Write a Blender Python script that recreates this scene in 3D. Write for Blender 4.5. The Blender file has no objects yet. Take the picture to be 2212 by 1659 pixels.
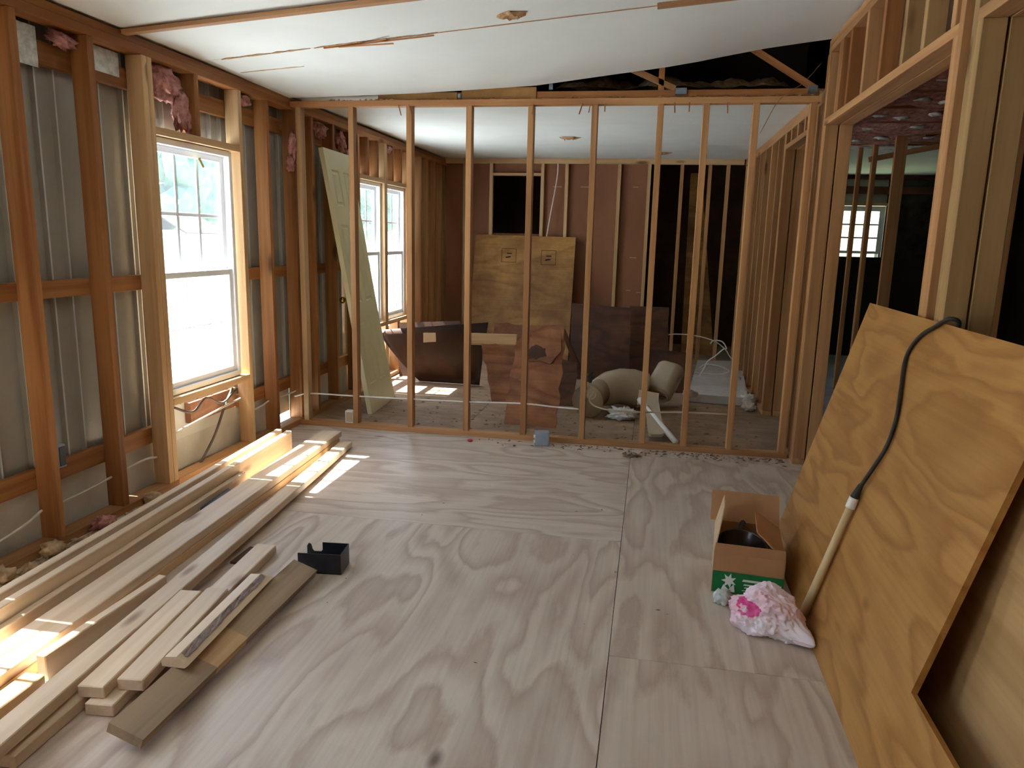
import bpy, bmesh, math, random
from mathutils import Vector, Matrix, noise as mnoise

random.seed(7)
SC = bpy.context.scene
COL = SC.collection
WM = {}

# ------------------------------------------------------------------ camera
F_PX, YAW, PITCH, ROLL = 1606.5, 0.1809, 0.1929, 0.0235
CAM = Vector((2.4694, -4.9155, 1.3675))
fw = Vector((-math.sin(YAW) * math.cos(PITCH), math.cos(YAW) * math.cos(PITCH), -math.sin(PITCH)))
rt = Vector((math.cos(YAW), math.sin(YAW), 0))
up = rt.cross(fw)
r2 = rt * math.cos(ROLL) + up * math.sin(ROLL)
u2 = -rt * math.sin(ROLL) + up * math.cos(ROLL)
cd = bpy.data.cameras.new('camera')
cam = bpy.data.objects.new('camera', cd)
COL.objects.link(cam)
cam.matrix_world = Matrix(((r2.x, u2.x, -fw.x, CAM.x), (r2.y, u2.y, -fw.y, CAM.y), (r2.z, u2.z, -fw.z, CAM.z), (0, 0, 0, 1)))
cd.sensor_width = 36
cd.lens = F_PX / 2212 * 36
cd.clip_start = .05
SC.camera = cam

# ------------------------------------------------------------------ light and exposure
SC.view_settings.view_transform = 'Standard'
SC.view_settings.look = 'None'
SC.view_settings.gamma = 1
SC.view_settings.use_curve_mapping = False
SC.view_settings.exposure = 2.9
SC.cycles.max_bounces = 14
SC.cycles.diffuse_bounces = 8
SC.cycles.transparent_max_bounces = 16
SC.cycles.sample_clamp_indirect = 12
SC.cycles.caustics_reflective = False
SC.cycles.caustics_refractive = False
SC.cycles.use_denoising = True

world = bpy.data.worlds.new('world')
SC.world = world
world.use_nodes = True
wn = world.node_tree.nodes
bg = wn['Background']
sky = wn.new('ShaderNodeTexSky')
sky.sky_type = 'NISHITA'
sky.sun_disc = False
sky.sun_elevation = math.radians(64)
sky.sun_rotation = math.radians(270)
sky.air_density = 1.2
sky.dust_density = 1.5
world.node_tree.links.new(sky.outputs[0], bg.inputs[0])
bg.inputs[1].default_value = .17

sd = bpy.data.lights.new('sun', 'SUN')
sd.energy = 7.0
sd.angle = math.radians(.6)
sd.color = (.95, .99, 1)
sun = bpy.data.objects.new('sun', sd)
COL.objects.link(sun)
sun.rotation_euler = Vector((1, .015, -2.05)).to_track_quat('-Z', 'Y').to_euler()
sun.location = (-6, -2, 12)


def sky_portal(x, y, z, sy, sz, face):
    ld = bpy.data.lights.new('sky_portal', 'AREA')
    ld.shape = 'RECTANGLE'
    ld.size = sy
    ld.size_y = sz
    ld.cycles.is_portal = True
    o = bpy.data.objects.new('sky_portal', ld)
    COL.objects.link(o)
    o.location = (x, y, z)
    o.rotation_euler = Vector(face).to_track_quat('-Z', 'Z').to_euler()


# ------------------------------------------------------------------ materials
def new_mat(name):
    m = bpy.data.materials.new(name)
    m.use_nodes = True
    return m, m.node_tree.nodes, m.node_tree.links, m.node_tree.nodes['Principled BSDF']


def N(ns, t, **kw):
    n = ns.new(t)
    for k, v in kw.items():
        if k in n.inputs.keys():
            n.inputs[k].default_value = v
        else:
            setattr(n, k, v)
    return n


def ramp(ns, pts):
    r = ns.new('ShaderNodeValToRGB')
    e = r.color_ramp.elements
    while len(e) < len(pts):
        e.new(.5)
    for i, (p, c) in enumerate(pts):
        e[i].position = p
        e[i].color = (*c, 1) if len(c) == 3 else c
    return r


def obj_coords(ns, ls, scale, rnd=40.0):
    tc = ns.new('ShaderNodeTexCoord')
    oi = ns.new('ShaderNodeObjectInfo')
    mul = N(ns, 'ShaderNodeMath', operation='MULTIPLY')
    mul.inputs[1].default_value = rnd
    ls.new(oi.outputs['Random'], mul.inputs[0])
    add = N(ns, 'ShaderNodeVectorMath', operation='ADD')
    ls.new(tc.outputs['Object'], add.inputs[0])
    ls.new(mul.outputs[0], add.inputs[1])
    out = []
    for s in scale:
        mp = ns.new('ShaderNodeMapping')
        mp.inputs['Scale'].default_value = s
        ls.new(add.outputs[0], mp.inputs[0])
        out.append(mp.outputs[0])
    return out, oi


def lumber(name, light, dark, knot=(.12, .05, .02), rough=.6, var=.25, knots=.55, spec=.3):
    """board lumber: grain runs along the local X axis of each board"""
    m, ns, ls, b = new_mat(name)
    (c1, c2, c3), oi = obj_coords(ns, ls, [(1.0, 26, 26), (.7, 9, 9), (2.6, 9, 9)])
    n1 = N(ns, 'ShaderNodeTexNoise', Scale=1.0, Detail=4.0, Roughness=.6)
    n2 = N(ns, 'ShaderNodeTexNoise', Scale=1.0, Detail=2.0, Roughness=.5)
    ls.new(c1, n1.inputs['Vector'])
    ls.new(c2, n2.inputs['Vector'])
    ad = N(ns, 'ShaderNodeMath', operation='ADD')
    ls.new(n1.outputs[0], ad.inputs[0])
    ls.new(n2.outputs[0], ad.inputs[1])
    rp = ramp(ns, [(.62 / 2 + .1, dark), (.58, light)])
    half = N(ns, 'ShaderNodeMath', operation='MULTIPLY')
    half.inputs[1].default_value = .5
    ls.new(ad.outputs[0], half.inputs[0])
    ls.new(half.outputs[0], rp.inputs[0])
    vo = N(ns, 'ShaderNodeTexVoronoi', Scale=1.0)
    ls.new(c3, vo.inputs['Vector'])
    kr = ramp(ns, [(.10, (1, 1, 1)), (.24, (0, 0, 0))])
    ls.new(vo.outputs['Distance'], kr.inputs[0])
    sep = ns.new('ShaderNodeSeparateColor')
    ls.new(vo.outputs['Color'], sep.inputs[0])
    gt = N(ns, 'ShaderNodeMath', operation='GREATER_THAN')
    gt.inputs[1].default_value = 1 - knots * .5
    ls.new(sep.outputs[0], gt.inputs[0])
    km = N(ns, 'ShaderNodeMath', operation='MULTIPLY')
    ls.new(kr.outputs[0], km.inputs[0])
    ls.new(gt.outputs[0], km.inputs[1])
    mx = N(ns, 'ShaderNodeMix', data_type='RGBA')
    ls.new(km.outputs[0], mx.inputs[0])
    ls.new(rp.outputs[0], mx.inputs[6])
    mx.inputs[7].default_value = (*knot, 1)
    hs = ns.new('ShaderNodeHueSaturation')
    mr = N(ns, 'ShaderNodeMapRange')
    mr.inputs['To Min'].default_value = 1 - var
    mr.inputs['To Max'].default_value = 1 + var
    ls.new(oi.outputs['Random'], mr.inputs[0])
    ls.new(mr.outputs[0], hs.inputs['Value'])
    ls.new(mx.outputs[2], hs.inputs['Color'])
    ls.new(hs.outputs[0], b.inputs['Base Color'])
    b.inputs['Roughness'].default_value = rough
    b.inputs['Specular IOR Level'].default_value = spec
    bp = N(ns, 'ShaderNodeBump', Strength=.15, Distance=.002)
    ls.new(n1.outputs[0], bp.inputs['Height'])
    ls.new(bp.outputs[0], b.inputs['Normal'])
    return m


def plywood(name, light, dark, bands=8.0, scale=1.0, rough=.5, spec=.4, dirt=0.0, blotch=(.45, .33, .25), blotch_amt=.35, knots=.5, dirtcol=(.12, .085, .055), ragged=.09):
    """rotary-cut veneer: contour figure drawn out along local X"""
    m, ns, ls, b = new_mat(name)
    s = scale
    (c1, c2, c3, c4, c5), oi = obj_coords(ns, ls, [(.75 * s, 2.6 * s, 2.6 * s), (1.5, 60, 60), (2.0, 4.2, 4.2), (1.1, 1.1, 1.1), (4.5, 17, 17)], 60)
    n1 = N(ns, 'ShaderNodeTexNoise', Scale=1.0, Detail=1.6, Roughness=.45, Distortion=.35)
    ls.new(c1, n1.inputs['Vector'])
    mu = N(ns, 'ShaderNodeMath', operation='MULTIPLY')
    mu.inputs[1].default_value = bands
    nf = N(ns, 'ShaderNodeTexNoise', Scale=1.0, Detail=4.0, Roughness=.65)
    ls.new(c5, nf.inputs['Vector'])
    ma = N(ns, 'ShaderNodeMath', operation='MULTIPLY_ADD')
    ma.inputs[1].default_value = ragged
    ls.new(nf.outputs[0], ma.inputs[0])
    ls.new(n1.outputs[0], ma.inputs[2])
    ls.new(ma.outputs[0], mu.inputs[0])
    fr = N(ns, 'ShaderNodeMath', operation='FRACT')
    ls.new(mu.outputs[0], fr.inputs[0])
    md = tuple((a + b) / 2 for a, b in zip(light, dark))
    rp = ramp(ns, [(0, light), (.25, light), (.55, md), (.80, dark), (.90, md), (1, light)])
    ls.new(fr.outputs[0], rp.inputs[0])
    n2 = N(ns, 'ShaderNodeTexNoise', Scale=1.0, Detail=3.0)
    ls.new(c2, n2.inputs['Vector'])
    n4 = N(ns, 'ShaderNodeTexNoise', Scale=1.6, Detail=4.0, Roughness=.6)
    ls.new(c4, n4.inputs['Vector'])
    br = ramp(ns, [(.42, (0, 0, 0)), (.72, (1, 1, 1))])
    ls.new(n4.outputs[0], br.inputs[0])
    ba = N(ns, 'ShaderNodeMath', operation='MULTIPLY')
    ba.inputs[1].default_value = blotch_amt
    ls.new(br.outputs[0], ba.inputs[0])
    m1 = N(ns, 'ShaderNodeMix', data_type='RGBA')
    ls.new(ba.outputs[0], m1.inputs[0])
    ls.new(rp.outputs[0], m1.inputs[6])
    m1.inputs[7].default_value = (*blotch, 1)
    m2 = N(ns, 'ShaderNodeMix', data_type='RGBA', blend_type='MULTIPLY')
    gr = ramp(ns, [(.3, (.8, .78, .75)), (.6, (1, 1, 1))])
    ls.new(n2.outputs[0], gr.inputs[0])
    m2.inputs[0].default_value = .6
    ls.new(m1.outputs[2], m2.inputs[6])
    ls.new(gr.outputs[0], m2.inputs[7])
    vo = N(ns, 'ShaderNodeTexVoronoi', Scale=1.0)
    ls.new(c3, vo.inputs['Vector'])
    kr = ramp(ns, [(.04, (1, 1, 1)), (.12, (0, 0, 0))])
    ls.new(vo.outputs['Distance'], kr.inputs[0])
    sep = ns.new('ShaderNodeSeparateColor')
    ls.new(vo.outputs['Color'], sep.inputs[0])
    gt = N(ns, 'ShaderNodeMath', operation='GREATER_THAN')
    gt.inputs[1].default_value = 1 - knots * .5
    ls.new(sep.outputs[0], gt.inputs[0])
    km = N(ns, 'ShaderNodeMath', operation='MULTIPLY')
    ls.new(kr.outputs[0], km.inputs[0])
    ls.new(gt.outputs[0], km.inputs[1])
    m3 = N(ns, 'ShaderNodeMix', data_type='RGBA')
    ls.new(km.outputs[0], m3.inputs[0])
    ls.new(m2.outputs[2], m3.inputs[6])
    m3.inputs[7].default_value = (dark[0] * .35, dark[1] * .3, dark[2] * .28, 1)
    last = m3.outputs[2]
    if dirt:
        n5 = N(ns, 'ShaderNodeTexNoise', Scale=2.3, Detail=6.0, Roughness=.7)
        ls.new(c4, n5.inputs['Vector'])
        dr = ramp(ns, [(.35, (0, 0, 0)), (.65, (dirt, dirt, dirt))])
        ls.new(n5.outputs[0], dr.inputs[0])
        m4 = N(ns, 'ShaderNodeMix', data_type='RGBA')
        ls.new(dr.outputs[0], m4.inputs[0])
        ls.new(last, m4.inputs[6])
        m4.inputs[7].default_value = (*dirtcol, 1)
        last = m4.outputs[2]
    ls.new(last, b.inputs['Base Color'])
    b.inputs['Roughness'].default_value = rough
    b.inputs['Specular IOR Level'].default_value = spec
    bp = N(ns, 'ShaderNodeBump', Strength=.1, Distance=.002)
    ls.new(n2.outputs[0], bp.inputs['Height'])
    ls.new(bp.outputs[0], b.inputs['Normal'])
    return m


def mottled(name, c1, c2, scale=6.0, rough=.7, spec=.3, metal=0.0, bump=.1, stretch=(1, 1, 1), lo=.35, hi=.65, bdist=.003):
    m, ns, ls, b = new_mat(name)
    (v,), oi = obj_coords(ns, ls, [tuple(scale * q for q in stretch)])
    n = N(ns, 'ShaderNodeTexNoise', Scale=1.0, Detail=5.0, Roughness=.6)
    ls.new(v, n.inputs['Vector'])
    rp = ramp(ns, [(lo, c1), (hi, c2)])
    ls.new(n.outputs[0], rp.inputs[0])
    ls.new(rp.outputs[0], b.inputs['Base Color'])
    b.inputs['Roughness'].default_value = rough
    b.inputs['Specular IOR Level'].default_value = spec
    b.inputs['Metallic'].default_value = metal
    if bump:
        bp = N(ns, 'ShaderNodeBump', Strength=bump, Distance=bdist)
        ls.new(n.outputs[0], bp.inputs['Height'])
        ls.new(bp.outputs[0], b.inputs['Normal'])
    return m


def glass_mat():
    m, ns, ls, b = new_mat('window_glass')
    ns.remove(b)
    out = ns['Material Output']
    tr = ns.new('ShaderNodeBsdfTransparent')
    gl = N(ns, 'ShaderNodeBsdfGlossy', Roughness=.02)
    mx = ns.new('ShaderNodeMixShader')
    mx.inputs[0].default_value = .04
    veil = N(ns, 'ShaderNodeBsdfTranslucent')  # pale veil: glare haze over the view outside, built into the pane
    veil.inputs[0].default_value = (.9, .95, 1, 1)
    m0 = ns.new('ShaderNodeMixShader')
    m0.inputs[0].default_value = .018
    ls.new(tr.outputs[0], m0.inputs[1])
    ls.new(veil.outputs[0], m0.inputs[2])
    ls.new(m0.outputs[0], mx.inputs[1])
    ls.new(gl.outputs[0], mx.inputs[2])
    ls.new(mx.outputs[0], out.inputs[0])
    return m


M = dict(
    old=lumber('aged_fir', (.42, .185, .060), (.25, .095, .029), var=.18, knots=.35),
    new=lumber('new_pine', (.62, .42, .22), (.46, .28, .13), knot=(.20, .09, .04), var=.10, knots=.4),
    mid=lumber('partition_pine', (.50, .27, .115), (.35, .165, .065), var=.16, knots=.4),
    pale=lumber('fresh_pine', (.72, .575, .41), (.60, .45, .29), knot=(.22, .11, .06), var=.08, knots=.5, rough=.5),
    weather=lumber('weathered_board', (.39, .28, .17), (.235, .17, .105), var=.1, knots=.3),
    post=lumber('tan_post', (.41, .255, .11), (.31, .185, .075), var=.08, knots=.4),
    fur=lumber('furring_strip', (.48, .27, .13), (.34, .17, .08), var=.1),
    floor=plywood('floor_plywood', (.67, .58, .47), (.47, .365, .285), bands=7.5, scale=1.4, rough=.42, spec=.5, blotch=(.52, .39, .32), blotch_amt=.28, knots=.35, dirt=.12, dirtcol=(.30, .22, .15)),
    dirty=plywood('dusty_plywood', (.45, .32, .20), (.33, .23, .14), bands=7, rough=.7, spec=.2, dirt=.75, dirtcol=(.19, .13, .08)),
    ply=plywood('sheathing_plywood', (.45, .225, .062), (.32, .14, .032), bands=7, scale=1.7, rough=.5, spec=.3, blotch=(.31, .14, .04), blotch_amt=.5, knots=.9),
    ply2=plywood('pale_plywood', (.50, .31, .135), (.40, .235, .095), bands=6, scale=.8, rough=.55, blotch=(.5, .3, .14), blotch_amt=.3, knots=.2),
    plyst=plywood('stained_plywood', (.58, .31, .085), (.42, .20, .05), bands=7, rough=.6, blotch=(.22, .095, .03), blotch_amt=.8, dirt=.5, dirtcol=(.07, .032, .014)),
    redply=plywood('water_stained_plywood', (.52, .225, .10), (.34, .135, .055), bands=8, rough=.75, blotch=(.20, .085, .05), blotch_amt=.7, dirt=.5, dirtcol=(.05, .028, .02)),
    darkply=plywood('dark_plywood', (.18, .066, .026), (.105, .037, .015), bands=8, rough=.7, blotch=(.04, .02, .014), blotch_amt=.8, dirt=.6, dirtcol=(.03, .017, .012)),
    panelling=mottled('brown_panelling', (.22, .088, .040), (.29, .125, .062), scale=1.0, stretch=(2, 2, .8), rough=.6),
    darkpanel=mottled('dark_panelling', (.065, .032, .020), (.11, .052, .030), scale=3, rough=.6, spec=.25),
    metal=mottled('grey_steel_siding', (.30, .285, .235), (.36, .35, .30), scale=2.5, rough=.33, spec=.6, bump=.02),
    rib=mottled('rib_painted_glint', (.50, .53, .52), (.60, .63, .62), scale=4, rough=.3, spec=.6, bump=0),  # lighter ribs: glints of window light put into the rib colour
    cream=mottled('cream_skirting', (.56, .54, .45), (.74, .72, .63), scale=2.2, rough=.7),
    ceil=mottled('white_ceiling_board', (.735, .775, .75), (.80, .84, .815), scale=1.3, rough=.85, bump=.02),
    tornedge=mottled('torn_paper', (.30, .14, .06), (.55, .38, .2), scale=40, rough=.9),
    vinyl=mottled('white_vinyl', (.82, .83, .84), (.86, .87, .88), rough=.35, spec=.5, bump=0),
    glass=glass_mat(),
    pink=mottled('pink_fibreglass', (.30, .115, .095), (.66, .33, .29), scale=24, rough=.95, bump=.9, bdist=.02),
    brownins=mottled('brown_blown_insulation', (.20, .135, .065), (.46, .33, .18), scale=28, rough=.95, bump=.9, bdist=.02),
    plastic=mottled('clear_plastic_film', (.45, .50, .46), (.75, .80, .76), scale=30, rough=.15, spec=.8, bump=.5, bdist=.01),
    black=mottled('black_painted_steel', (.010, .010, .012), (.018, .018, .02), scale=20, rough=.3, spec=.5, bump=.02),
    plate=mottled('galvanised_plate', (.20, .27, .32), (.30, .36, .40), scale=30, rough=.4, metal=.7),
    cable=mottled('white_cable_jacket', (.74, .72, .66), (.80, .78, .72), scale=9, rough=.5, bump=0),
    tancable=mottled('tan_cable_jacket', (.48, .38, .25), (.55, .45, .31), scale=9, rough=.5, bump=0),
    cord=mottled('black_rubber_cord', (.022, .020, .018), (.035, .031, .028), scale=20, rough=.5, bump=0),
    pole=lumber('pale_handle_wood', (.66, .52, .30), (.55, .40, .20), var=.05, knots=.15),
    card=mottled('cardboard', (.40, .21, .095), (.46, .255, .12), scale=5, rough=.8, bump=.03),
    cardin=mottled('cardboard_pale', (.52, .37, .22), (.60, .44, .28), scale=5, rough=.8, bump=.03),
    green=mottled('green_label_print', (.010, .155, .040), (.014, .19, .052), scale=8, rough=.5, bump=0),
    white=mottled('white_print', (.70, .74, .70), (.8, .83, .8), scale=8, rough=.6, bump=0),
    brass=mottled('brass', (.50, .30, .06), (.62, .40, .10), rough=.22, metal=1, bump=0),
    door=mottled('cream_door_paint', (.74, .70, .41), (.79, .75, .47), scale=1.8, rough=.45, bump=.02),
    toilet=mottled('beige_porcelain', (.44, .36, .24), (.50, .42, .29), scale=2.5, rough=.22, spec=.5, bump=0),
    greypl=mottled('grey_electrical_plastic', (.30, .36, .42), (.36, .42, .48), rough=.5, bump=0),
    whitepl=mottled('white_plastic', (.74, .74, .70), (.82, .82, .78), rough=.4, bump=0),
    pad=mottled('pale_grey_foam', (.54, .50, .45), (.64, .60, .55), scale=14, rough=.95),
    crumble=mottled('white_crumbled_foam', (.50, .44, .36), (.68, .62, .53), scale=18, rough=.95, bump=.5),
    steelin=mottled('tarnished_metal', (.05, .047, .043), (.13, .12, .11), scale=9, rough=.25, metal=.7, bump=0),
    concrete=mottled('grey_blue_floor', (.26, .28, .31), (.36, .38, .40), scale=2.2, rough=.7),
    curl=mottled('dark_brown_sheet', (.048, .021, .011), (.075, .034, .018), scale=3, rough=.55, spec=.3),
    black_void=mottled('near_black_board', (.012, .010, .009), (.022, .018, .015), scale=3, rough=.9),  # one near-black tone shared by subfloor, backing boards and ink stamps
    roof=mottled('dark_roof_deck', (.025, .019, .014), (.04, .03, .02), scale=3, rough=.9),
    dirt=mottled('dry_dirt', (.15, .105, .065), (.30, .22, .14), scale=30, rough=.95),
    chip=mottled('wood_chips', (.34, .23, .12), (.58, .44, .27), scale=30, rough=.9),
    grass=mottled('dry_lawn', (.26, .32, .14), (.44, .46, .26), scale=.7, rough=.95),
    gravel=mottled('pale_gravel_drive', (.66, .69, .68), (.76, .79, .78), scale=1.5, rough=.95),
    leaf=mottled('tree_foliage', (.05, .11, .085), (.12, .20, .15), scale=1.2, rough=.7, bump=.8, bdist=.2),
    bark=mottled('tree_bark', (.10, .075, .05), (.18, .14, .10), scale=3, rough=.9),
    red=mottled('red_plastic', (.55, .02, .02), (.62, .03, .03), rough=.4, bump=0),
    yellow=mottled('yellow_sticker', (.75, .60, .18), (.82, .68, .25), rough=.6, bump=0),
    blue=mottled('blue_grey_plastic', (.045, .055, .075), (.075, .09, .115), rough=.5, bump=0),
    carpaint=mottled('blue_car_paint', (.10, .16, .34), (.12, .19, .38), rough=.2, spec=.6, bump=0),
    bark_strip=mottled('grey_bark', (.20, .165, .155), (.42, .35, .31), scale=40, rough=.95, bump=.8, stretch=(1, 3, 3)),
    wire=mottled('dark_wire', (.10, .08, .06), (.16, .13, .10), scale=9, rough=.6, bump=0),
)


def bag_mat():
    m, ns, ls, b = new_mat('pink_printed_film')
    (v, w), oi = obj_coords(ns, ls, [(3.2, 3.2, 3.2), (9, 9, 9)], 0)
    n = N(ns, 'ShaderNodeTexNoise', Scale=1.0, Detail=2.0)
    ls.new(v, n.inputs['Vector'])
    rp = ramp(ns, [(.38, (.82, .46, .54)), (.56, (.88, .80, .86))])
    ls.new(n.outputs[0], rp.inputs[0])
    ls.new(rp.outputs[0], b.inputs['Base Color'])
    b.inputs['Roughness'].default_value = .38
    b.inputs['Transmission Weight'].default_value = .0
    b.inputs['Subsurface Weight'].default_value = .3
    b.inputs['Subsurface Radius'].default_value = (.03, .02, .02)
    n2 = N(ns, 'ShaderNodeTexNoise', Scale=2.0, Detail=3.0)
    ls.new(w, n2.inputs['Vector'])
    bp = N(ns, 'ShaderNodeBump', Strength=.5, Distance=.01)
    ls.new(n2.outputs[0], bp.inputs['Height'])
    ls.new(bp.outputs[0], b.inputs['Normal'])
    return m


M['bag'] = bag_mat()
M['magenta'] = mottled('magenta_ink', (.70, .06, .26), (.78, .14, .36), scale=30, rough=.5, bump=0)


# ------------------------------------------------------------------ builders
def put(o, parent=None, mat4=None):
    if mat4 is None:
        mat4 = Matrix.Identity(4)
    COL.objects.link(o)
    if parent is not None:
        o.parent = parent
        o.matrix_basis = WM[parent].inverted() @ mat4
    else:
        o.matrix_basis = mat4
    WM[o] = mat4.copy()
    return o


def T(x, y, z):
    return Matrix.Translation((x, y, z))


def empty(name, loc, label=None, cat=None, group=None, kind=None, parent=None):
    o = bpy.data.objects.new(name, None)
    o.empty_display_size = .1
    put(o, parent, T(*loc))
    return tag(o, label, cat, group, kind)


def tag(o, label=None, cat=None, group=None, kind=None):
    if label:
        o['label'] = label
    if cat:
        o['category'] = cat
    if group:
        o['group'] = group
    if kind:
        o['kind'] = kind
    return o


MESHES = {}


def box_mesh(lx, ly, lz, bev=.0015):
    k = (round(lx, 4), round(ly, 4), round(lz, 4), bev)
    if k not in MESHES:
        bm = bmesh.new()
        bmesh.ops.create_cube(bm, size=1)
        bmesh.ops.scale(bm, vec=(lx, ly, lz), verts=bm.verts)
        if bev:
            bmesh.ops.bevel(bm, geom=bm.edges[:], offset=min(bev, .3 * min(lx, ly, lz)), segments=1, affect='EDGES')
        me = bpy.data.meshes.new('board')
        bm.to_mesh(me)
        bm.free()
        MESHES[k] = me
    return MESHES[k]


def with_mat(me, mat):
    k = (me.name, mat.name)
    if k not in MESHES:
        c = me.copy()
        c.materials.clear()
        c.materials.append(mat)
        MESHES[k] = c
    return MESHES[k]


def beam(name, p0, p1, w, h, mat, parent=None, upv=(0, 0, 1), bev=.0015):
    """board from p0 to p1 (its centre line); w across, h along upv; local X is the grain"""
    p0, p1 = Vector(p0), Vector(p1)
    x = (p1 - p0)
    L = x.length
    x = x / L
    u = Vector(upv)
    y = u.cross(x)
    if y.length < 1e-4:
        y = Vector((0, 1, 0)).cross(x)
    y.normalize()
    z = x.cross(y)
    c = (p0 + p1) / 2
    m4 = Matrix(((x.x, y.x, z.x, c.x), (x.y, y.y, z.y, c.y), (x.z, y.z, z.z, c.z), (0, 0, 0, 1)))
    o = bpy.data.objects.new(name, with_mat(box_mesh(L, w, h, bev), mat))
    return put(o, parent, m4)


def slab(name, lo, hi, mat, parent=None, bev=.001):
    lo, hi = Vector(lo), Vector(hi)
    d = hi - lo
    o = bpy.data.objects.new(name, with_mat(box_mesh(d.x, d.y, d.z, bev), mat))
    return put(o, parent, T(*((lo + hi) / 2)))


def stud(parent, x0, x1, y0, y1, z0, z1, mat, name='stud'):
    """upright board filling the given box; grain (local X) upright"""
    d = z1 - z0
    o = bpy.data.objects.new(name, with_mat(box_mesh(d, y1 - y0, x1 - x0, .002), mat))
    m4 = Matrix(((0, 0, -1, (x0 + x1) / 2), (0, 1, 0, (y0 + y1) / 2), (1, 0, 0, (z0 + z1) / 2), (0, 0, 0, 1)))
    return put(o, parent, m4)


def mesh_obj(name, bm, mat, parent=None, mat4=None, smooth=False):
    me = bpy.data.meshes.new(name)
    bmesh.ops.recalc_face_normals(bm, faces=bm.faces[:])
    bm.to_mesh(me)
    bm.free()
    for q in (mat if isinstance(mat, (list, tuple)) else [mat]):
        me.materials.append(q)
    if smooth:
        for p in me.polygons:
            p.use_smooth = True
    return put(bpy.data.objects.new(name, me), parent, mat4)


def prism_bm(pts, t):
    """polygon in local XY extruded by t along local Z (0..-t)"""
    bm = bmesh.new()
    a = [bm.verts.new((x, y, 0)) for x, y in pts]
    b = [bm.verts.new((x, y, -t)) for x, y in pts]
    bm.faces.new(a)
    bm.faces.new(b[::-1])
    n = len(pts)
    for i in range(n):
        bm.faces.new((a[i], b[i], b[(i + 1) % n], a[(i + 1) % n]))
    return bm


def frame_m4(origin, xa, ya):
    x = Vector(xa).normalized()
    z = x.cross(Vector(ya)).normalized()
    y = z.cross(x)
    o = Vector(origin)
    return Matrix(((x.x, y.x, z.x, o.x), (x.y, y.y, z.y, o.y), (x.z, y.z, z.z, o.z), (0, 0, 0, 1)))


def sheet(name, origin, xa, ya, pts, t, mat, parent=None):
    """flat cut sheet: outline pts in a tilted plane, thickness behind it"""
    return mesh_obj(name, prism_bm(pts, t), mat, parent, frame_m4(origin, xa, ya))


def jag(pts, amp, step, rnd):
    """break the edges of an outline into ragged steps"""
    out = []
    n = len(pts)
    for i in range(n):
        (x0, y0), (x1, y1) = pts[i], pts[(i + 1) % n]
        L = math.hypot(x1 - x0, y1 - y0)
        k = max(1, int(L / step))
        for j in range(k):
            f = j / k
            a = amp if j else 0
            out.append((x0 + (x1 - x0) * f + rnd.uniform(-a, a), y0 + (y1 - y0) * f + rnd.uniform(-a, a)))
    return out


def catmull(pts, k=8):
    P = [Vector(p) for p in pts]
    P = [P[0] * 2 - P[1]] + P + [P[-1] * 2 - P[-2]]
    out = []
    for i in range(1, len(P) - 2):
        for j in range(k):
            t = j / k
            a, b, c, d = P[i - 1:i + 3]
            out.append(.5 * ((2 * b) + (c - a) * t + (2 * a - 5 * b + 4 * c - d) * t * t + (3 * b - a - 3 * c + d) * t ** 3))
    out.append(P[-2])
    return out


def tube(name, pts, r, mat, parent=None, k=8, seg=8, rad=None):
    pts = catmull(pts, k) if k > 1 else [Vector(p) for p in pts]
    c = sum(pts, Vector()) / len(pts)
    bm = bmesh.new()
    rings = []
    n0 = None
    for i, p in enumerate(pts):
        t = (pts[min(i + 1, len(pts) - 1)] - pts[max(i - 1, 0)]).normalized()
        if n0 is None:
            n0 = t.orthogonal().normalized()
        n0 = (n0 - t * n0.dot(t)).normalized()
        b = t.cross(n0)
        rr = r if rad is None else rad(i / (len(pts) - 1))
        rings.append([bm.verts.new(p - c + rr * (n0 * math.cos(2 * math.pi * q / seg) + b * math.sin(2 * math.pi * q / seg))) for q in range(seg)])
    for a, b in zip(rings, rings[1:]):
        for q in range(seg):
            bm.faces.new((a[q], a[(q + 1) % seg], b[(q + 1) % seg], b[q]))
    bm.faces.new(rings[0][::-1])
    bm.faces.new(rings[-1])
    return mesh_obj(name, bm, mat, parent, T(*c), smooth=True)


def lump(name, c, size, mat, parent=None, sub=4, amp=.35, freq=2.2, seed=0, flat=None):
    """rumpled soft lump"""
    bm = bmesh.new()
    bmesh.ops.create_icosphere(bm, subdivisions=sub, radius=1)
    s = Vector(size)
    for v in bm.verts:
        d = v.co.copy()
        q = d * freq + Vector((seed * 7.1, seed * 3.3, seed))
        a = 1 + amp * (mnoise.noise(q) + .5 * mnoise.noise(q * 2.3) + .3 * mnoise.noise(q * 5))
        v.co = Vector((d.x * s.x, d.y * s.y, d.z * s.z)) * a
        if flat is not None and v.co.z < flat:
            v.co.z = flat + (v.co.z - flat) * .08
    return mesh_obj(name, bm, mat, parent, T(*c), smooth=True)


def chips(name, mat, n, where, size, label, cat='debris', seed=1):
    """scattered crumbs nobody could count: one object"""
    rnd = random.Random(seed)
    bm = bmesh.new()
    for i in range(n):
        x, y, z = where(rnd)
        s = size * rnd.uniform(.35, 1.3)
        a = rnd.uniform(0, 6.28)
        dx, dy = math.cos(a) * s, math.sin(a) * s
        w = rnd.uniform(.2, .6)
        h = s * rnd.uniform(.15, .5)
        v = [bm.verts.new(q) for q in ((x - dx, y - dy, z), (x - dy * w, y + dx * w, z), (x + dx, y + dy, z), (x + dy * w, y - dx * w, z), (x + rnd.uniform(-.3, .3) * s, y + rnd.uniform(-.3, .3) * s, z + h))]
        bm.faces.new(v[3::-1])
        for k in range(4):
            bm.faces.new((v[k], v[(k + 1) % 4], v[4]))
    o = mesh_obj(name, bm, mat)
    return tag(o, label, cat, kind='stuff')


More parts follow.
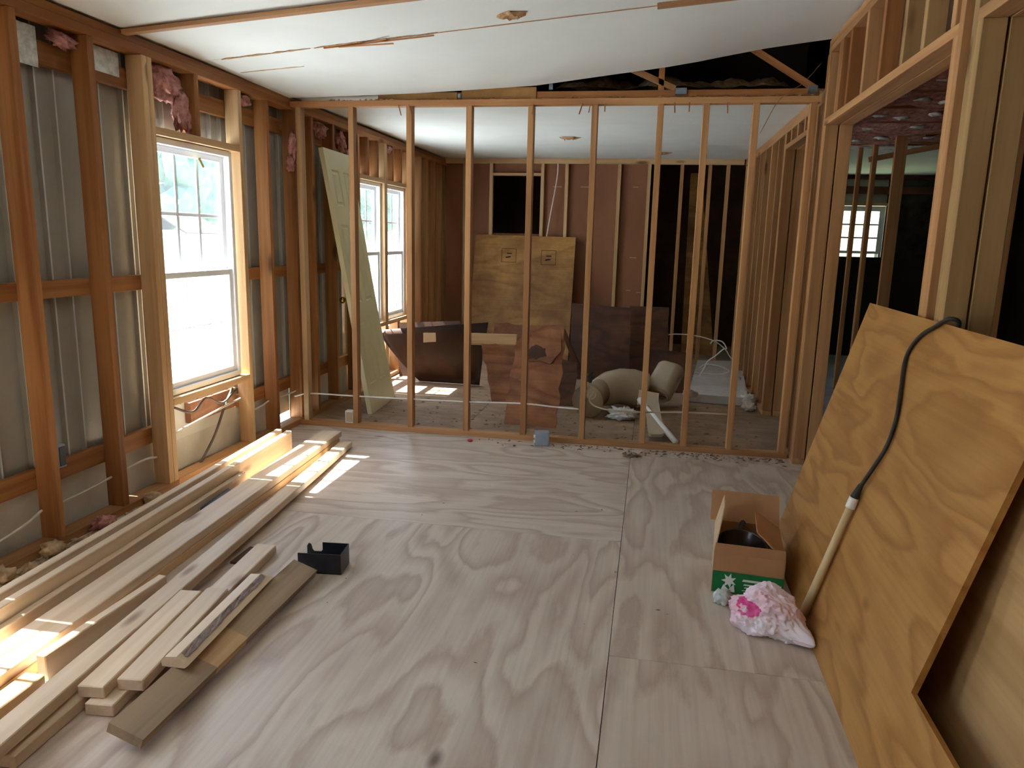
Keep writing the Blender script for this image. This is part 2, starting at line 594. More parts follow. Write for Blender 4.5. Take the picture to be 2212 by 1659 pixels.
# ================================================================== SETTING
# ---------------------------------------------------------------- floor
floor = empty('floor', (1.7, -1, 0), kind='structure')
slab('subfloor', (-.13, -6.7, -.06), (3.62, 5.5, -.0195), M['black_void'], floor)


def floor_sheet(x0, x1, y0, y1, along, mat, t=.018):
    g = .0011
    lx, ly = x1 - x0 - 2 * g, y1 - y0 - 2 * g
    c = ((x0 + x1) / 2, (y0 + y1) / 2, -t / 2)
    if along == 'x':
        o = bpy.data.objects.new('floor_sheet', with_mat(box_mesh(lx, ly, t, .0012), mat))
        put(o, floor, T(*c))
    else:
        o = bpy.data.objects.new('floor_sheet', with_mat(box_mesh(ly, lx, t, .0012), mat))
        put(o, floor, T(*c) @ Matrix.Rotation(math.pi / 2, 4, 'Z'))


floor_sheet(-.09, 2.40, -1.63, -.41, 'x', M['floor'])
floor_sheet(-.09, 2.40, -.41, .03, 'x', M['floor'])
floor_sheet(2.40, 3.61, -2.61, -.17, 'y', M['floor'])
floor_sheet(2.40, 3.61, -.17, .03, 'y', M['floor'])
floor_sheet(-.09, 2.40, -4.07, -1.63, 'y', M['floor'])
floor_sheet(2.40, 3.61, -5.05, -2.61, 'y', M['floor'])
floor_sheet(-.09, 1.18, -6.6, -4.07, 'y', M['floor'])
floor_sheet(1.18, 2.40, -6.6, -4.07, 'y', M['floor'])
floor_sheet(2.40, 3.61, -6.6, -5.05, 'y', M['floor'])
for x0, x1 in ((-.09, 1.18), (1.18, 2.40), (2.40, 3.61)):
    for y0, y1 in ((.03, 1.25), (1.25, 2.47), (2.47, 3.9), (3.9, 5.48)):
        floor_sheet(x0, x1, y0, y1, 'x', M['dirty'])
flr = slab('floor', (3.62, -6.7, -.06), (7.45, 5.5, 0), M['concrete'])
tag(flr, kind='structure')

# ---------------------------------------------------------------- ceilings
ceiling = empty('ceiling', (1.7, -1, 2.4), kind='structure')
PROF = [(-.1, 2.262), (0, 2.262), (.575, 2.274), (.9, 2.283), (1.2, 2.296), (1.69, 2.321), (2.09, 2.37), (2.46, 2.413), (2.65, 2.441), (3.02, 2.507), (3.355, 2.549), (3.45, 2.56)]


def prof(x):
    for (a, za), (b, zb) in zip(PROF, PROF[1:]):
        if x <= b:
            return za + (zb - za) * (x - a) / (b - a)
    return PROF[-1][1]


def ceil_z(x, y):
    s = 2.281 + .0867 * x
    f = max(0, min(1, (y + .975) / .975))
    f = f * f * (3 - 2 * f) * .35 + f * .65
    return s * (1 - f) + prof(x) * f


def ceil_sheet(y0, y1, nx=18, ny=8, t=.012):
    g = .002
    y0, y1 = y0 + g, y1 - g
    bm = bmesh.new()
    cx, cy, cz = 1.65, (y0 + y1) / 2, ceil_z(1.65, (y0 + y1) / 2)
    gr = {}
    for k, dz in ((0, 0), (1, t)):
        for i in range(nx + 1):
            for j in range(ny + 1):
                x, y = -.095 + 3.55 * i / nx, y0 + (y1 - y0) * j / ny
                gr[k, i, j] = bm.verts.new((x - cx, y - cy, ceil_z(x, y) + dz - cz))
    for i in range(nx):
        for j in range(ny):
            bm.faces.new((gr[0, i, j], gr[0, i, j + 1], gr[0, i + 1, j + 1], gr[0, i + 1, j]))
            bm.faces.new((gr[1, i, j], gr[1, i + 1, j], gr[1, i + 1, j + 1], gr[1, i, j + 1]))
    for i in range(nx):
        for j in (0, ny):
            bm.faces.new((gr[0, i, j], gr[0, i + 1, j], gr[1, i + 1, j], gr[1, i, j]))
    for j in range(ny):
        for i in (0, nx):
            bm.faces.new((gr[0, i, j], gr[0, i, j + 1], gr[1, i, j + 1], gr[1, i, j]))
    return mesh_obj('ceiling_sheet', bm, M['ceil'], ceiling, T(cx, cy, cz), smooth=False)


for y0, y1 in ((-.975, 0), (-2.195, -.975), (-3.415, -2.195), (-4.635, -3.415), (-6.62, -4.635)):
    ceil_sheet(y0, y1)
for i in range(3):
    slab('ceiling_sheet', (-.095, .085 + 1.30 * i, 2.286), (3.45, 1.383 + 1.30 * i, 2.298), M['ceil'], ceiling)

# torn paint and splinters left along the seam and round the lamp holes
rnd = random.Random(3)


def ceil_scrap(name, x0, x1, y, w, mat, seed):
    r = random.Random(seed)
    bm = bmesh.new()
    n = 14
    cx, cz = (x0 + x1) / 2, ceil_z((x0 + x1) / 2, y)
    A, B = [], []
    for i in range(n + 1):
        x = x0 + (x1 - x0) * i / n
        ww = w * r.uniform(.25, 1) * (1 if 0 < i < n else .2)
        A.append((x - cx, -ww / 2 + r.uniform(-.3, .3) * w, ceil_z(x, y) - .004 - cz))
        B.append((x - cx, ww / 2, ceil_z(x, y) - .004 - cz))
    a = [bm.verts.new(p) for p in A]
    b = [bm.verts.new(p) for p in B]
    a2 = [bm.verts.new((p[0], p[1], p[2] + .0035)) for p in A]
    b2 = [bm.verts.new((p[0], p[1], p[2] + .0035)) for p in B]
    for i in range(n):
        bm.faces.new((a[i], a[i + 1], b[i + 1], b[i]))
        bm.faces.new((a2[i], b2[i], b2[i + 1], a2[i + 1]))
        bm.faces.new((a[i], a2[i], a2[i + 1], a[i + 1]))
        bm.faces.new((b[i], b[i + 1], b2[i + 1], b2[i]))
    return mesh_obj(name, bm, mat, ceiling, T(cx, y, cz))


ceil_scrap('torn_seam', .10, .62, -.978, .022, M['tornedge'], 1)
ceil_scrap('torn_seam', .64, 1.32, -.978, .026, M['tornedge'], 2)
ceil_scrap('seam_crack', 1.32, 2.42, -.977, .008, M['fur'], 4)
ceil_scrap('torn_seam', .05, .45, -.70, .012, M['cardin'], 5)
for p0, p1 in (((.775, -.97, 2.338), (1.085, -.985, 2.345)), ((.69, -.965, 2.335), (1.30, -.975, 2.382)), ((.84, -.95, 2.348), (1.06, -1.02, 2.36))):
    beam('wood_splinter', p0, p1, .011, .006, M['old'], ceiling)


def lamp_hole(x, y, z, r, slope, seed):
    """ragged hole left by a ceiling lamp: dark pocket with a torn rim and hanging shreds"""
    rr = random.Random(seed)
    bm = bmesh.new()
    n = 16
    ro, ri = [], []
    for i in range(n):
        a = 2 * math.pi * i / n
        q = r * rr.uniform(.8, 1.25)
        ro.append(bm.verts.new((math.cos(a) * q * 1.25, math.sin(a) * q * .8, math.cos(a) * q * slope - .002)))
        q2 = r * rr.uniform(.55, .75)
        ri.append(bm.verts.new((math.cos(a) * q2, math.sin(a) * q2 * .8, math.cos(a) * q2 * slope - .012 - rr.random() * .01)))
    c = bm.verts.new((0, 0, .0))
    for i in range(n):
        bm.faces.new((ro[i], ro[(i + 1) % n], ri[(i + 1) % n], ri[i]))
        bm.faces.new((ri[i], ri[(i + 1) % n], c))
    mesh_obj('lamp_hole', bm, M['tornedge'], ceiling, T(x, y, z))
    bm = bmesh.new()
    for k in range(3):
        a = rr.uniform(0, 6.28)
        p = Vector((math.cos(a) * r * .6, math.sin(a) * r * .4, -.003))
        q = p + Vector((rr.uniform(-.02, .02), rr.uniform(-.02, .02), -rr.uniform(.01, .03)))
        s = Vector((.003, .001, 0))
        v = [bm.verts.new(t) for t in (p - s, p + s, q + s * .4, q - s * .4)]
        w = [bm.verts.new(t.co + Vector((0, .003, 0))) for t in v]
        bm.faces.new(v)
        bm.faces.new(w[::-1])
        for i in range(4):
            bm.faces.new((v[i], w[i], w[(i + 1) % 4], v[(i + 1) % 4]))
    mesh_obj('torn_shred', bm, M['brownins'], ceiling, T(x, y, z))


lamp_hole(1.73, -1.12, ceil_z(1.73, -1.12), .065, .087, 1)
lamp_hole(1.655, 2.14, 2.286, .075, 0, 2)
lamp_hole(2.52, 3.31, 2.286, .07, 0, 3)

beam('furring_strip', (-.02, -1.62, 2.262), (1.5, -1.575, 2.392), .038, .02, M['fur'], ceiling, (-.087, 0, 1))
beam('furring_strip', (2.42, -1.0, 2.480), (3.38, -.985, 2.563), .038, .02, M['fur'], ceiling, (-.087, 0, 1))
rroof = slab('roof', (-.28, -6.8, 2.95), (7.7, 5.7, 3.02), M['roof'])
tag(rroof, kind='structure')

# ---------------------------------------------------------------- left wall
wl = empty('wall_left', (0, -1, 0), kind='structure')
XI, XO = 0.0, -.089


def lstud(yf, mat, z0=.038, z1=2.195, w=.038, name='stud'):
    return stud(wl, XO, XI, yf - w, yf, z0, z1, mat, name)


W1 = (-1.432, -.655)       # window opening beside the lumber
W4 = (-3.70, -2.95)        # window past the left edge of the picture
W6 = (-5.65, -4.65)  # added window beside the camera, out of view, to light the near floor
for yf in (-2.237, -1.826, -2.648, -4.12, -4.50, -6.05, -6.45):
    lstud(yf, M['old'])
for yf in (-1.471, -1.432, -.617):
    lstud(yf, M['new'])
lstud(-.287, M['old'])
lstud(.083, M['old'])
lstud(-1.048, M['old'], 1.878, name='cripple_stud')
for a, b in (W4, W6):
    lstud(a, M['old'])
    lstud(b + .038, M['old'])
for yf in (.36, .73, 1.14, 1.23, 2.53, 2.66, 2.95, 3.20, 3.47, 3.75):
    lstud(yf, M['old'] if yf < 1.2 else M['mid'])
lstud(1.895, M['new'], .038, 2.195, .075, 'mullion_stud')
for yf in (1.45, 1.68, 2.08, 2.32):
    lstud(yf, M['old'], 1.878, name='cripple_stud')
for yf in (1.5, 2.2):
    lstud(yf, M['mid'], .038, .53, name='cripple_stud')
# plates
for z0, z1 in ((2.195, 2.233), (2.233, 2.268)):
    for a, b in ((-6.6, -2.6), (-2.6, .02), (.02, 3.96)):
        beam('top_plate', (-.0445, a, (z0 + z1) / 2), (-.0445, b, (z0 + z1) / 2), .089, z1 - z0, M['old'], wl)
for a, b in ((-6.6, -1.43), (-1.43, -.62), (-.62, 3.96)):
    beam('bottom_plate', (-.0445, a, .019), (-.0445, b, .019), .089, .038, M['mid'], wl)
# headers and rough sills
for (a, b), z0, z1 in ((W1, .487, 1.838), ((1.23, 1.82), .565, 1.84), ((1.895, 2.492), .565, 1.84), (W4, .487, 1.838), (W6, .487, 1.838)):
    beam('header', (-.0445, a, z1 + .019), (-.0445, b, z1 + .019), .089, .038, M['new'], wl)
    beam('rough_sill', (-.0445, a, z0 - .019), (-.0445, b, z0 - .019), .089, .038, M['new'], wl)
# girts behind the studs
GAPS = [W6, W4, W1, (1.23, 2.492)]
segs = []
y = -6.6
for a, b in GAPS:
    segs.append((y, a - .02))
    y = b + .02
segs.append((y, 3.96))
for a, b in segs:
    beam('girt', (-.108, a, 1.105), (-.108, b, 1.105), .034, .075, M['old'], wl)
    beam('girt', (-.108, a, .30), (-.108, b, .30), .034, .085, M['old'], wl)
for a, b in ((-6.6, -2.4), (-2.4, .02), (.02, 3.96)):
    beam('girt', (-.108, a, 2.085), (-.108, b, 2.085), .034, .095, M['old'], wl)


def siding(y0, y1, z0, z1):
    """ribbed steel sheet, the ribs standing out towards the room"""
    bm = bmesh.new()
    ys = []
    y = y0
    k = 0
    while y < y1 - .001:
        e = min(y + .105 if k % 2 else y + .165, y1)
        ys += [(y, 0), (max(y, e - .026), 0), (max(y, e - .018), .018), (max(y, e - .009), .018)]
        y = e
        k += 1
    ys.append((y1, 0))
    cy, cz = (y0 + y1) / 2, (z0 + z1) / 2
    pr = [(q, dx) for i, (q, dx) in enumerate(ys) if i == 0 or q - ys[i - 1][0] > 1e-5]
    A = [bm.verts.new((dx, q - cy, z0 - cz)) for q, dx in pr]
    B = [bm.verts.new((dx, q - cy, z1 - cz)) for q, dx in pr]
    A2 = [bm.verts.new((dx - .004, q - cy, z0 - cz)) for q, dx in pr]
    B2 = [bm.verts.new((dx - .004, q - cy, z1 - cz)) for q, dx in pr]
    for i in range(len(pr) - 1):
        bm.faces.new((A[i], A[i + 1], B[i + 1], B[i]))
        bm.faces.new((A2[i], B2[i], B2[i + 1], A2[i + 1]))
        bm.faces.new((A[i], A2[i], A2[i + 1], A[i + 1]))
        bm.faces.new((B[i], B[i + 1], B2[i + 1], B2[i]))
    bm.faces.new((A[0], B[0], B2[0], A2[0]))
    bm.faces.new((A[-1], A2[-1], B2[-1], B[-1]))
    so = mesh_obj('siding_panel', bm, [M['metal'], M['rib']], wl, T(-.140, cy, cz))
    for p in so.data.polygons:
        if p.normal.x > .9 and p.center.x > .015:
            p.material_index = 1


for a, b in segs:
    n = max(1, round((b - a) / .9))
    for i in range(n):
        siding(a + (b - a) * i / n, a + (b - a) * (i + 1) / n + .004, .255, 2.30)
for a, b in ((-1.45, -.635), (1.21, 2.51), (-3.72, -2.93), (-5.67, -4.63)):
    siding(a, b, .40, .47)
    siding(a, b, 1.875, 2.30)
yy = -6.6
while yy < 3.9:
    e = min(yy + 1.22, 3.96)
    if abs(e - (-.5)) < .7:
        e = -.20
    slab('skirting_panel', (-.137, yy, -.02), (-.129, e - .004, .262 if not (-1.5 < yy < -.6) else .40), M['cream'], wl)
    yy = e
    if abs(yy + .20) < .01:
        slab('skirting_panel', (-.137, -.20, .075), (-.129, .10, .262), M['cream'], wl)
        yy = .104
slab('skirting_panel', (-.136, -1.45, .20), (-.128, -.64, .405), M['cream'], wl)
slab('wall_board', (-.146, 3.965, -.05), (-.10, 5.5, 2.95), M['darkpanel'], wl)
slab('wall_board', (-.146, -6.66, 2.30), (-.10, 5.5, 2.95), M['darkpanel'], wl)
# scraps of pipe and wire low in the bays
for p in ([(-.07, -2.62, .10), (-.07, -2.40, .13), (-.07, -2.28, .165)], [(-.07, -2.23, .16), (-.065, -2.0, .17), (-.06, -1.86, .185)], [(-.07, -1.82, .18), (-.06, -1.62, .20), (-.06, -1.52, .185)],
          [(-.06, -1.43, .27), (-.04, -1.1, .31), (-.05, -.70, .335)], [(-.06, -.61, .22), (-.05, -.45, .23), (-.06, -.33, .24)], [(-.06, -.28, .23), (-.05, -.1, .235), (-.04, .03, .24)]):
    tube('wire', p, .006, M['cream'], wl)
tube('wire', [(-.07, -1.13, .03), (-.05, -1.0, .17), (-.06, -.86, .32), (-.07, -.75, .41)], .008, M['wire'], wl)
tube('wire', [(-.07, -1.35, .42), (-.05, -1.2, .36), (-.06, -1.05, .41), (-.05, -.9, .35), (-.06, -.72, .40)], .007, M['wire'], wl)
slab('blocking', (-.126, -1.16, .28), (-.09, -.68, .40), M['redply'], wl)
# pink insulation rags caught in the bays
for i, (c, s) in enumerate((((-.055, -1.27, 2.11), (.035, .115, .085)), ((-.05, -1.15, 2.0), (.03, .06, .10)), ((-.045, -1.08, 1.93), (.02, .035, .09)),
                           ((.015, .0, 1.95), (.025, .05, .09)), ((.01, -.04, 1.83), (.02, .05, .05)), ((-.05, -.52, 2.16), (.03, .08, .03)),
                           ((-.04, .55, 2.13), (.03, .09, .06)), ((-.04, .93, 2.10), (.03, .06, .08)), ((-.04, 1.05, 2.0), (.025, .05, .05)), ((-.03, 2.0, 2.16), (.03, .07, .03)), ((-.05, -1.95, 2.15), (.02, .08, .03)))):
    lump('insulation_rag', c, s, M['pink'], wl, sub=3, amp=.6, freq=2.6, seed=i)
slab('film_scrap', (-.09, -1.79, 2.08), (-.085, -1.56, 2.19), M['plastic'], wl)
slab('film_scrap', (-.09, -2.20, 2.02), (-.085, -2.05, 2.18), M['plastic'], wl)


# ---------------------------------------------------------------- windows (double hung)
def window(name, y0, y1, z0, z1, xc, cols=3, rows=2, axis='y', rail=None):
    """white vinyl double-hung window; built in local (s, z) across the opening"""
    root = empty(name, (xc, (y0 + y1) / 2, z0) if axis == 'y' else ((y0 + y1) / 2, xc, z0), kind='structure')

    def bx(nm, s0, s1, za, zb, d0, d1, mat, par, bev=.002):
        if axis == 'y':
            return slab(nm, (xc + d0, s0, za), (xc + d1, s1, zb), mat, par, bev)
        return slab(nm, (s0, xc + d0, za), (s1, xc + d1, zb), mat, par, bev)

    zm = rail if rail else (z0 + z1) / 2
    fr = .032
    bx('frame_jamb', y0, y0 + fr, z0, z1, -.045, .03, M['vinyl'], root)
    bx('frame_jamb', y1 - fr, y1, z0, z1, -.045, .03, M['vinyl'], root)
    bx('frame_head', y0 + fr, y1 - fr, z1 - fr, z1, -.045, .03, M['vinyl'], root)
    bx('frame_sill', y0 + fr, y1 - fr, z0, z0 + fr, -.045, .03, M['vinyl'], root)
    a, b = y0 + fr, y1 - fr
    for nm, za, zb, d0, d1 in (('upper_sash', zm - .018, z1 - fr, -.04, -.012), ('lower_sash', z0 + fr, zm + .018, -.010, .018)):
        r = .034
        o = bx(nm, a, a + r, za, zb, d0, d1, M['vinyl'], root)
        bx('stile', b - r, b, za, zb, d0, d1, M['vinyl'], o)
        bx('rail', a + r, b - r, za, za + r, d0, d1, M['vinyl'], o)
        bx('rail', a + r, b - r, zb - r, zb, d0, d1, M['vinyl'], o)
        dm = (d0 + d1) / 2
        bx('pane', a + r, b - r, za + r, zb - r, dm - .0015, dm + .0015, M['glass'], o, 0)
        th = .011 if nm == 'upper_sash' else .004
        for i in range(1, cols):
            s = a + r + (b - a - 2 * r) * i / cols
            bx('muntin', s - th, s + th, za + r, zb - r, dm - .009, dm - .003, M['vinyl'], o)
        for i in range(1, rows):
            z = za + r + (zb - za - 2 * r) * i / rows
            bx('muntin', a + r, b - r, z - th, z + th, dm - .0095, dm - .0035, M['vinyl'], o)
    return root


window('window_1', W1[0] + .003, W1[1] - .041 + .003, .490, 1.835, -.065, rail=1.13)
window('window_2', 1.233, 1.817, .568, 1.837, -.065)
window('window_3', 1.898, 2.489, .568, 1.837, -.065)
window('window_4', W4[0] + .003, W4[1] - .003, .490, 1.835, -.065, rail=1.13)
window('window_added', W6[0] + .003, W6[1] - .003, .490, 1.835, -.065, rail=1.13)
tag(sheet('window_sticker', (-.046, -1.02, 1.765), (0, .045, -.05), (0, .04, .05), [(0, 0), (.065, .0), (.07, .018), (.01, .022)], .001, M['yellow']),
    'small yellow sticker on the head of the white window by the lumber', 'sticker')

# ---------------------------------------------------------------- partition across the room
wp = empty('wall_middle', (1.7, 0, 0), kind='structure')
PX = [.0559, .4337, .8397, 1.2457, 1.6517, 2.0577, 2.4637, 2.739, 3.0329, 3.362]
for i, x in enumerate(PX):
    m = M['new'] if i in (0,) else M['mid']
    o = stud(wp, x - .019, x + .019, 0, .064, .036, 2.205, m)
beam('top_plate', (0.0, .032, 2.224), (3.398, .032, 2.224), .064, .038, M['mid'], wp)
beam('bottom_plate', (0.0, .032, .018), (1.9, .032, .018), .064, .036, M['mid'], wp)
beam('bottom_plate', (1.9, .032, .018), (3.398, .032, .018), .064, .036, M['mid'], wp)
# roof truss seen through the gap above the partition
tr = empty('roof_truss', (1.7, .05, 2.26), kind='structure')
tag(tr)
beam('bottom_chord', (.9, .05, 2.268), (3.39, .05, 2.268), .038, .046, M['old'], tr)
beam('truss_web', (2.26, .052, 2.425), (2.545, .052, 2.30), .036, .034, M['mid'], tr)
beam('truss_web', (2.458, .05, 2.29), (2.458, .05, 2.47), .036, .032, M['old'], tr)
beam('truss_web', (2.97, .052, 2.535), (3.37, .052, 2.29), .036, .034, M['old'], tr)
slab('gusset_board', (.62, .022, 2.246), (1.16, .03, 2.292), M['plyst'], tr)
slab('gusset_board', (1.19, .022, 2.246), (1.68, .03, 2.318), M['plyst'], tr)
for x0, x1, z0, z1 in ((2.545, 2.615, 2.262, 2.30), (3.32, 3.375, 2.262, 2.305), (1.76, 1.785, 2.30, 2.335), (1.165, 1.185, 2.255, 2.28)):
    slab('gusset_plate', (x0, .016, z0), (x1, .029, z1), M['plate'], tr)
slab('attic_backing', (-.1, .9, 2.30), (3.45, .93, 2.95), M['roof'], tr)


def fluff(name, x0, x1, y0, y1, z, hmax, mat, seed, label, n=70, k=14, prof=None):
    bm = bmesh.new()
    g = []
    for i in range(n + 1):
        row = []
        for j in range(k + 1):
            fx, fy = i / n, j / k
            p = Vector((x0 + (x1 - x0) * fx, y0 + (y1 - y0) * fy, seed))
            h = .5 + .7 * mnoise.noise(p * 4) + .4 * mnoise.noise(p * 11) + .12 * mnoise.noise(p * 27)
            e = min(1, fx * 8, (1 - fx) * 8) * min(1, fy * 4 + .25)
            row.append(bm.verts.new((p.x, p.y, z + max(.004, hmax * h * e * (prof(fx) if prof else 1)))))
        g.append(row)
    for i in range(n):
        for j in range(k):
            bm.faces.new((g[i][j], g[i + 1][j], g[i + 1][j + 1], g[i][j + 1]))
    return tag(mesh_obj(name, bm, mat, smooth=True), label, 'insulation', kind='stuff')


fluff('blown_insulation', 1.66, 3.38, .072, .7, 2.298, .13, M['brownins'], 2, 'brown blown insulation heaped in the attic gap over the stud partition')
chips('insulation_strands', M['brownins'], 130, lambda r: (r.uniform(.3, 3.35), r.uniform(-.006, .001), 2.243), .018, 'brown strands hanging on the top plate of the partition', seed=4)
# splinters hanging from the top plate
for x, l, dx in ((.84, .05, .02), (1.665, .06, -.004), (1.98, .06, -.02), (2.03, .05, -.01), (2.12, .045, .0), (2.545, .055, .005), (2.635, .05, .0), (2.86, .06, .004), (.77, .06, .02)):
    beam('splinter', (x, -.004, 2.212), (x + dx, -.008, 2.205 - l), .007, .004, M['old'], wp, (0, 1, 0))


# ---------------------------------------------------------------- right double wall between the two halves
wr = empty('wall_right', (3.45, -1, 0), kind='structure')
LEAF = ((3.416, 3.488), (3.496, 3.568))


def rstud(y0, z0, z1, mat, leaf=(0, 1), w=.038, name='stud'):
    for q in leaf:
        stud(wr, *LEAF[q], y0, y0 + w, z0, z1, mat, name)


def zt(y):
    return ceil_z(3.42, y) - .085


# front part: opening 1 from y -2.02 to -.10, opening 2 in front of -2.26
rstud(-.060, .038, zt(-.05), M['mid'])
rstud(-.100, .038, 2.062, M['mid'], name='trimmer_stud')
rstud(-.018, .038, zt(0), M['old'])
rstud(.030, .038, 2.20, M['mid'])
rstud(-2.058, .038, 2.062, M['mid'], name='trimmer_stud')
rstud(-2.098, .038, zt(-2), M['mid'])
rstud(-2.215, .038, zt(-2.2), M['post'])
rstud(-2.256, .038, 2.062, M['post'], name='trimmer_stud')
rstud(-4.30, .038, zt(-4.3), M['mid'])
rstud(-4.70, .038, zt(-4.7), M['mid'])
for y in (-5.1, -5.5, -5.9, -6.3):
    rstud(y, .038, zt(y), M['mid'])
for (a, b) in ((-2.06, -.06), (-4.30, -2.215)):
    for x0, x1 in LEAF:
        beam('header', ((x0 + x1) / 2, a, 2.081), ((x0 + x1) / 2, b, 2.081), .072, .038, M['mid'], wr)
for y, m in ((-.32, 'mid'), (-.36, 'old'), (-.55, 'old'), (-.86, 'mid'), (-1.15, 'old'), (-1.47, 'post'), (-1.72, 'post'), (-2.02, 'mid'), (-2.6, 'mid'), (-3.0, 'mid')):
    rstud(y, 2.10, zt(y), M[m], (0,), name='cripple_stud')
sheet('header_backing', (3.4905, -4.3, 2.10), (0, 1, 0), (0, 0, 1), [(0, 0), (4.28, 0), (4.28, .52), (0, .52)], .004, M['darkply'], wr)
for a, b in ((-6.6, -2.2), (-2.2, .0)):
    for z in (0, .038):
        beam('top_plate', (3.452, a, ceil_z(3.42, a) - .067 + z), (3.452, b, ceil_z(3.42, b) - .067 + z), .072, .036, M['mid'], wr)
for x0, x1 in LEAF:
    for a, b in ((-6.6, -4.26), (-2.256, -2.02), (-.10, .19), (1.27, 3.95)):
        beam('bottom_plate', ((x0 + x1) / 2, a, .019), ((x0 + x1) / 2, b, .019), .072, .038, M['mid'], wr)
# rear part
for y in (.15, 1.28, 1.32, 1.62, 1.98, 2.34, 2.70, 3.02, 3.34, 3.62, 3.86):
    rstud(y, .038, 2.205, M['mid'])
for x0, x1 in LEAF:
    beam('header', ((x0 + x1) / 2, .19, 2.10), ((x0 + x1) / 2, 1.28, 2.10), .072, .036, M['mid'], wr)
for y in (.55, .80, 1.05):
    rstud(y, 2.118, 2.205, M['mid'], (0,), name='cripple_stud')
for x0, x1 in LEAF:
    beam('top_plate', ((x0 + x1) / 2, .0, 2.243), ((x0 + x1) / 2, 3.95, 2.243), .072, .076, M['mid'], wr)

# ---------------------------------------------------------------- rear wall of the back room
wb = empty('wall_rear', (1.6, 3.9, 0), kind='structure')
YB = 3.90
for x, m in ((-.03, 'mid'), (.231, 'new'), (.551, 'new'), (1.158, 'new'), (1.44, 'new'), (2.04, 'new'), (2.375, 'new'), (2.735, 'mid'), (3.04, 'mid'), (3.235, 'mid')):
    stud(wb, x - .019, x + .019, YB, YB + .064, .038, 2.225, M[m])
beam('top_plate', (-.09, YB + .032, 2.255), (3.40, YB + .032, 2.255), .064, .06, M['new'], wb)
beam('bottom_plate', (-.09, YB + .032, .019), (3.40, YB + .032, .019), .064, .038, M['mid'], wb)
beam('header', (.57, YB + .032, 2.105), (1.139, YB + .032, 2.105), .064, .03, M['new'], wb)


def panel(x0, x1, z0, z1, mat=None):
    slab('wall_panel', (x0, YB + .066, z0), (x1, YB + .072, z1), mat or M['panelling'], wb)


for x0, x1 in ((-.09, .22), (.224, .555)):
    panel(x0, x1, .0, 2.28)
panel(.559, 1.155, 2.095, 2.28)
panel(.559, 1.155, 0, 1.43)
for x0, x1 in ((1.158, 1.438), (1.442, 2.02), (2.024, 2.385)):
    panel(x0, x1, 0, 2.28)
for x, z, w in ((1.28, 1.97, .10), (1.60, 1.97, .10), (2.2, 1.975, .06), (2.18, .80, .05), (2.30, .78, .05), (1.3, 1.05, .1), (2.2, 1.18, .08)):
    slab('glue_mark', (x, YB + .063, z), (x + w, YB + .0665, z + .006), M['cardin'], wb, 0)

# shell that closes the house: rear, front and far right
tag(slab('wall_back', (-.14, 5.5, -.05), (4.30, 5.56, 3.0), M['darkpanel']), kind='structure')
wrr = empty('wall_back_right', (6, 5.5, 0), kind='structure')
X5 = (4.70, 5.335)
slab('wall_board', (4.30, 5.5, -.05), (X5[0] - .01, 5.56, 3.0), M['metal'], wrr)
slab('wall_board', (X5[1] + .01, 5.5, -.05), (7.5, 5.56, 3.0), M['steelin'], wrr)
slab('wall_board', (X5[0] - .01, 5.5, 1.885), (X5[1] + .01, 5.56, 3.0), M['metal'], wrr)
slab('wall_board', (X5[0] - .01, 5.5, -.05), (X5[1] + .01, 5.56, .74), M['metal'], wrr)
beam('girt', (4.3, 5.47, 2.075), (7.4, 5.47, 2.075), .04, .09, M['darkply'], wrr)
beam('girt', (4.3, 5.46, 2.255), (7.4, 5.46, 2.255), .04, .09, M['darkply'], wrr)
beam('header', (4.62, 5.47, 1.90), (5.42, 5.47, 1.90), .05, .035, M['new'], wrr)
window('window_6', X5[0], X5[1], .75, 1.88, 5.52, cols=3, rows=3, axis='x', rail=1.30)
tag(slab('wall_far_right', (7.45, -6.7, -.05), (7.5, 5.56, 3.0), M['darkpanel']), kind='structure')
wf = empty('wall_front', (3, -6.65, 0), kind='structure')
slab('wall_board', (-.14, -6.72, -.05), (3.45, -6.65, 3.0), M['panelling'], wf)
slab('wall_board', (3.45, -6.72, -.05), (7.5, -6.65, 3.0), M['panelling'], wf)
slab('eave_board', (-.30, -6.8, 2.32), (-.135, 5.7, 2.34), M['vinyl'])
bpy.data.objects['eave_board']['kind'] = 'structure'
bpy.data.objects['eave_board'].name = 'trim_eave'
slab('trim_fascia', (-.31, -6.8, 2.30), (-.295, 5.7, 2.97), M['vinyl'])['kind'] = 'structure'

# ---------------------------------------------------------------- right half of the house, seen through the openings
wi = empty('wall_inner_right', (4.4, 2.5, 0), kind='structure')
stud(wi, 4.385, 4.475, 1.95, 1.99, 0, 2.27, M['mid'])
for x, y, w in ((4.29, 2.66, .038), (4.325, 2.30, .06), (5.35, 2.0, .09), (5.75, 2.0, .09), (6.2, 2.0, .09)):
    stud(wi, x - .019, x + .019, y, y + w, .0, 2.27, M['mid'])
beam('top_plate', (4.25, 2.70, 2.285), (4.62, 1.95, 2.285), .06, .034, M['mid'], wi)
beam('brace', (4.28, 2.33, 2.12), (4.85, 2.28, 2.235), .02, .045, M['mid'], wi)
for i, y in enumerate((-3.0, -2.2, -1.2)):
    stud(wi, 4.9, 4.938, y, y + .089, 0, 2.28, M['mid'])
for i, (x, y) in enumerate(((4.66, .4), (5.02, .42), (5.42, .44), (5.82, .46))):
    stud(wi, x, x + .038, y, y + .089, 0, 2.28, M['mid'])
slab('wall_board', (4.62, .54, 0), (7.4, .55, 2.28), M['black_void'], wi)

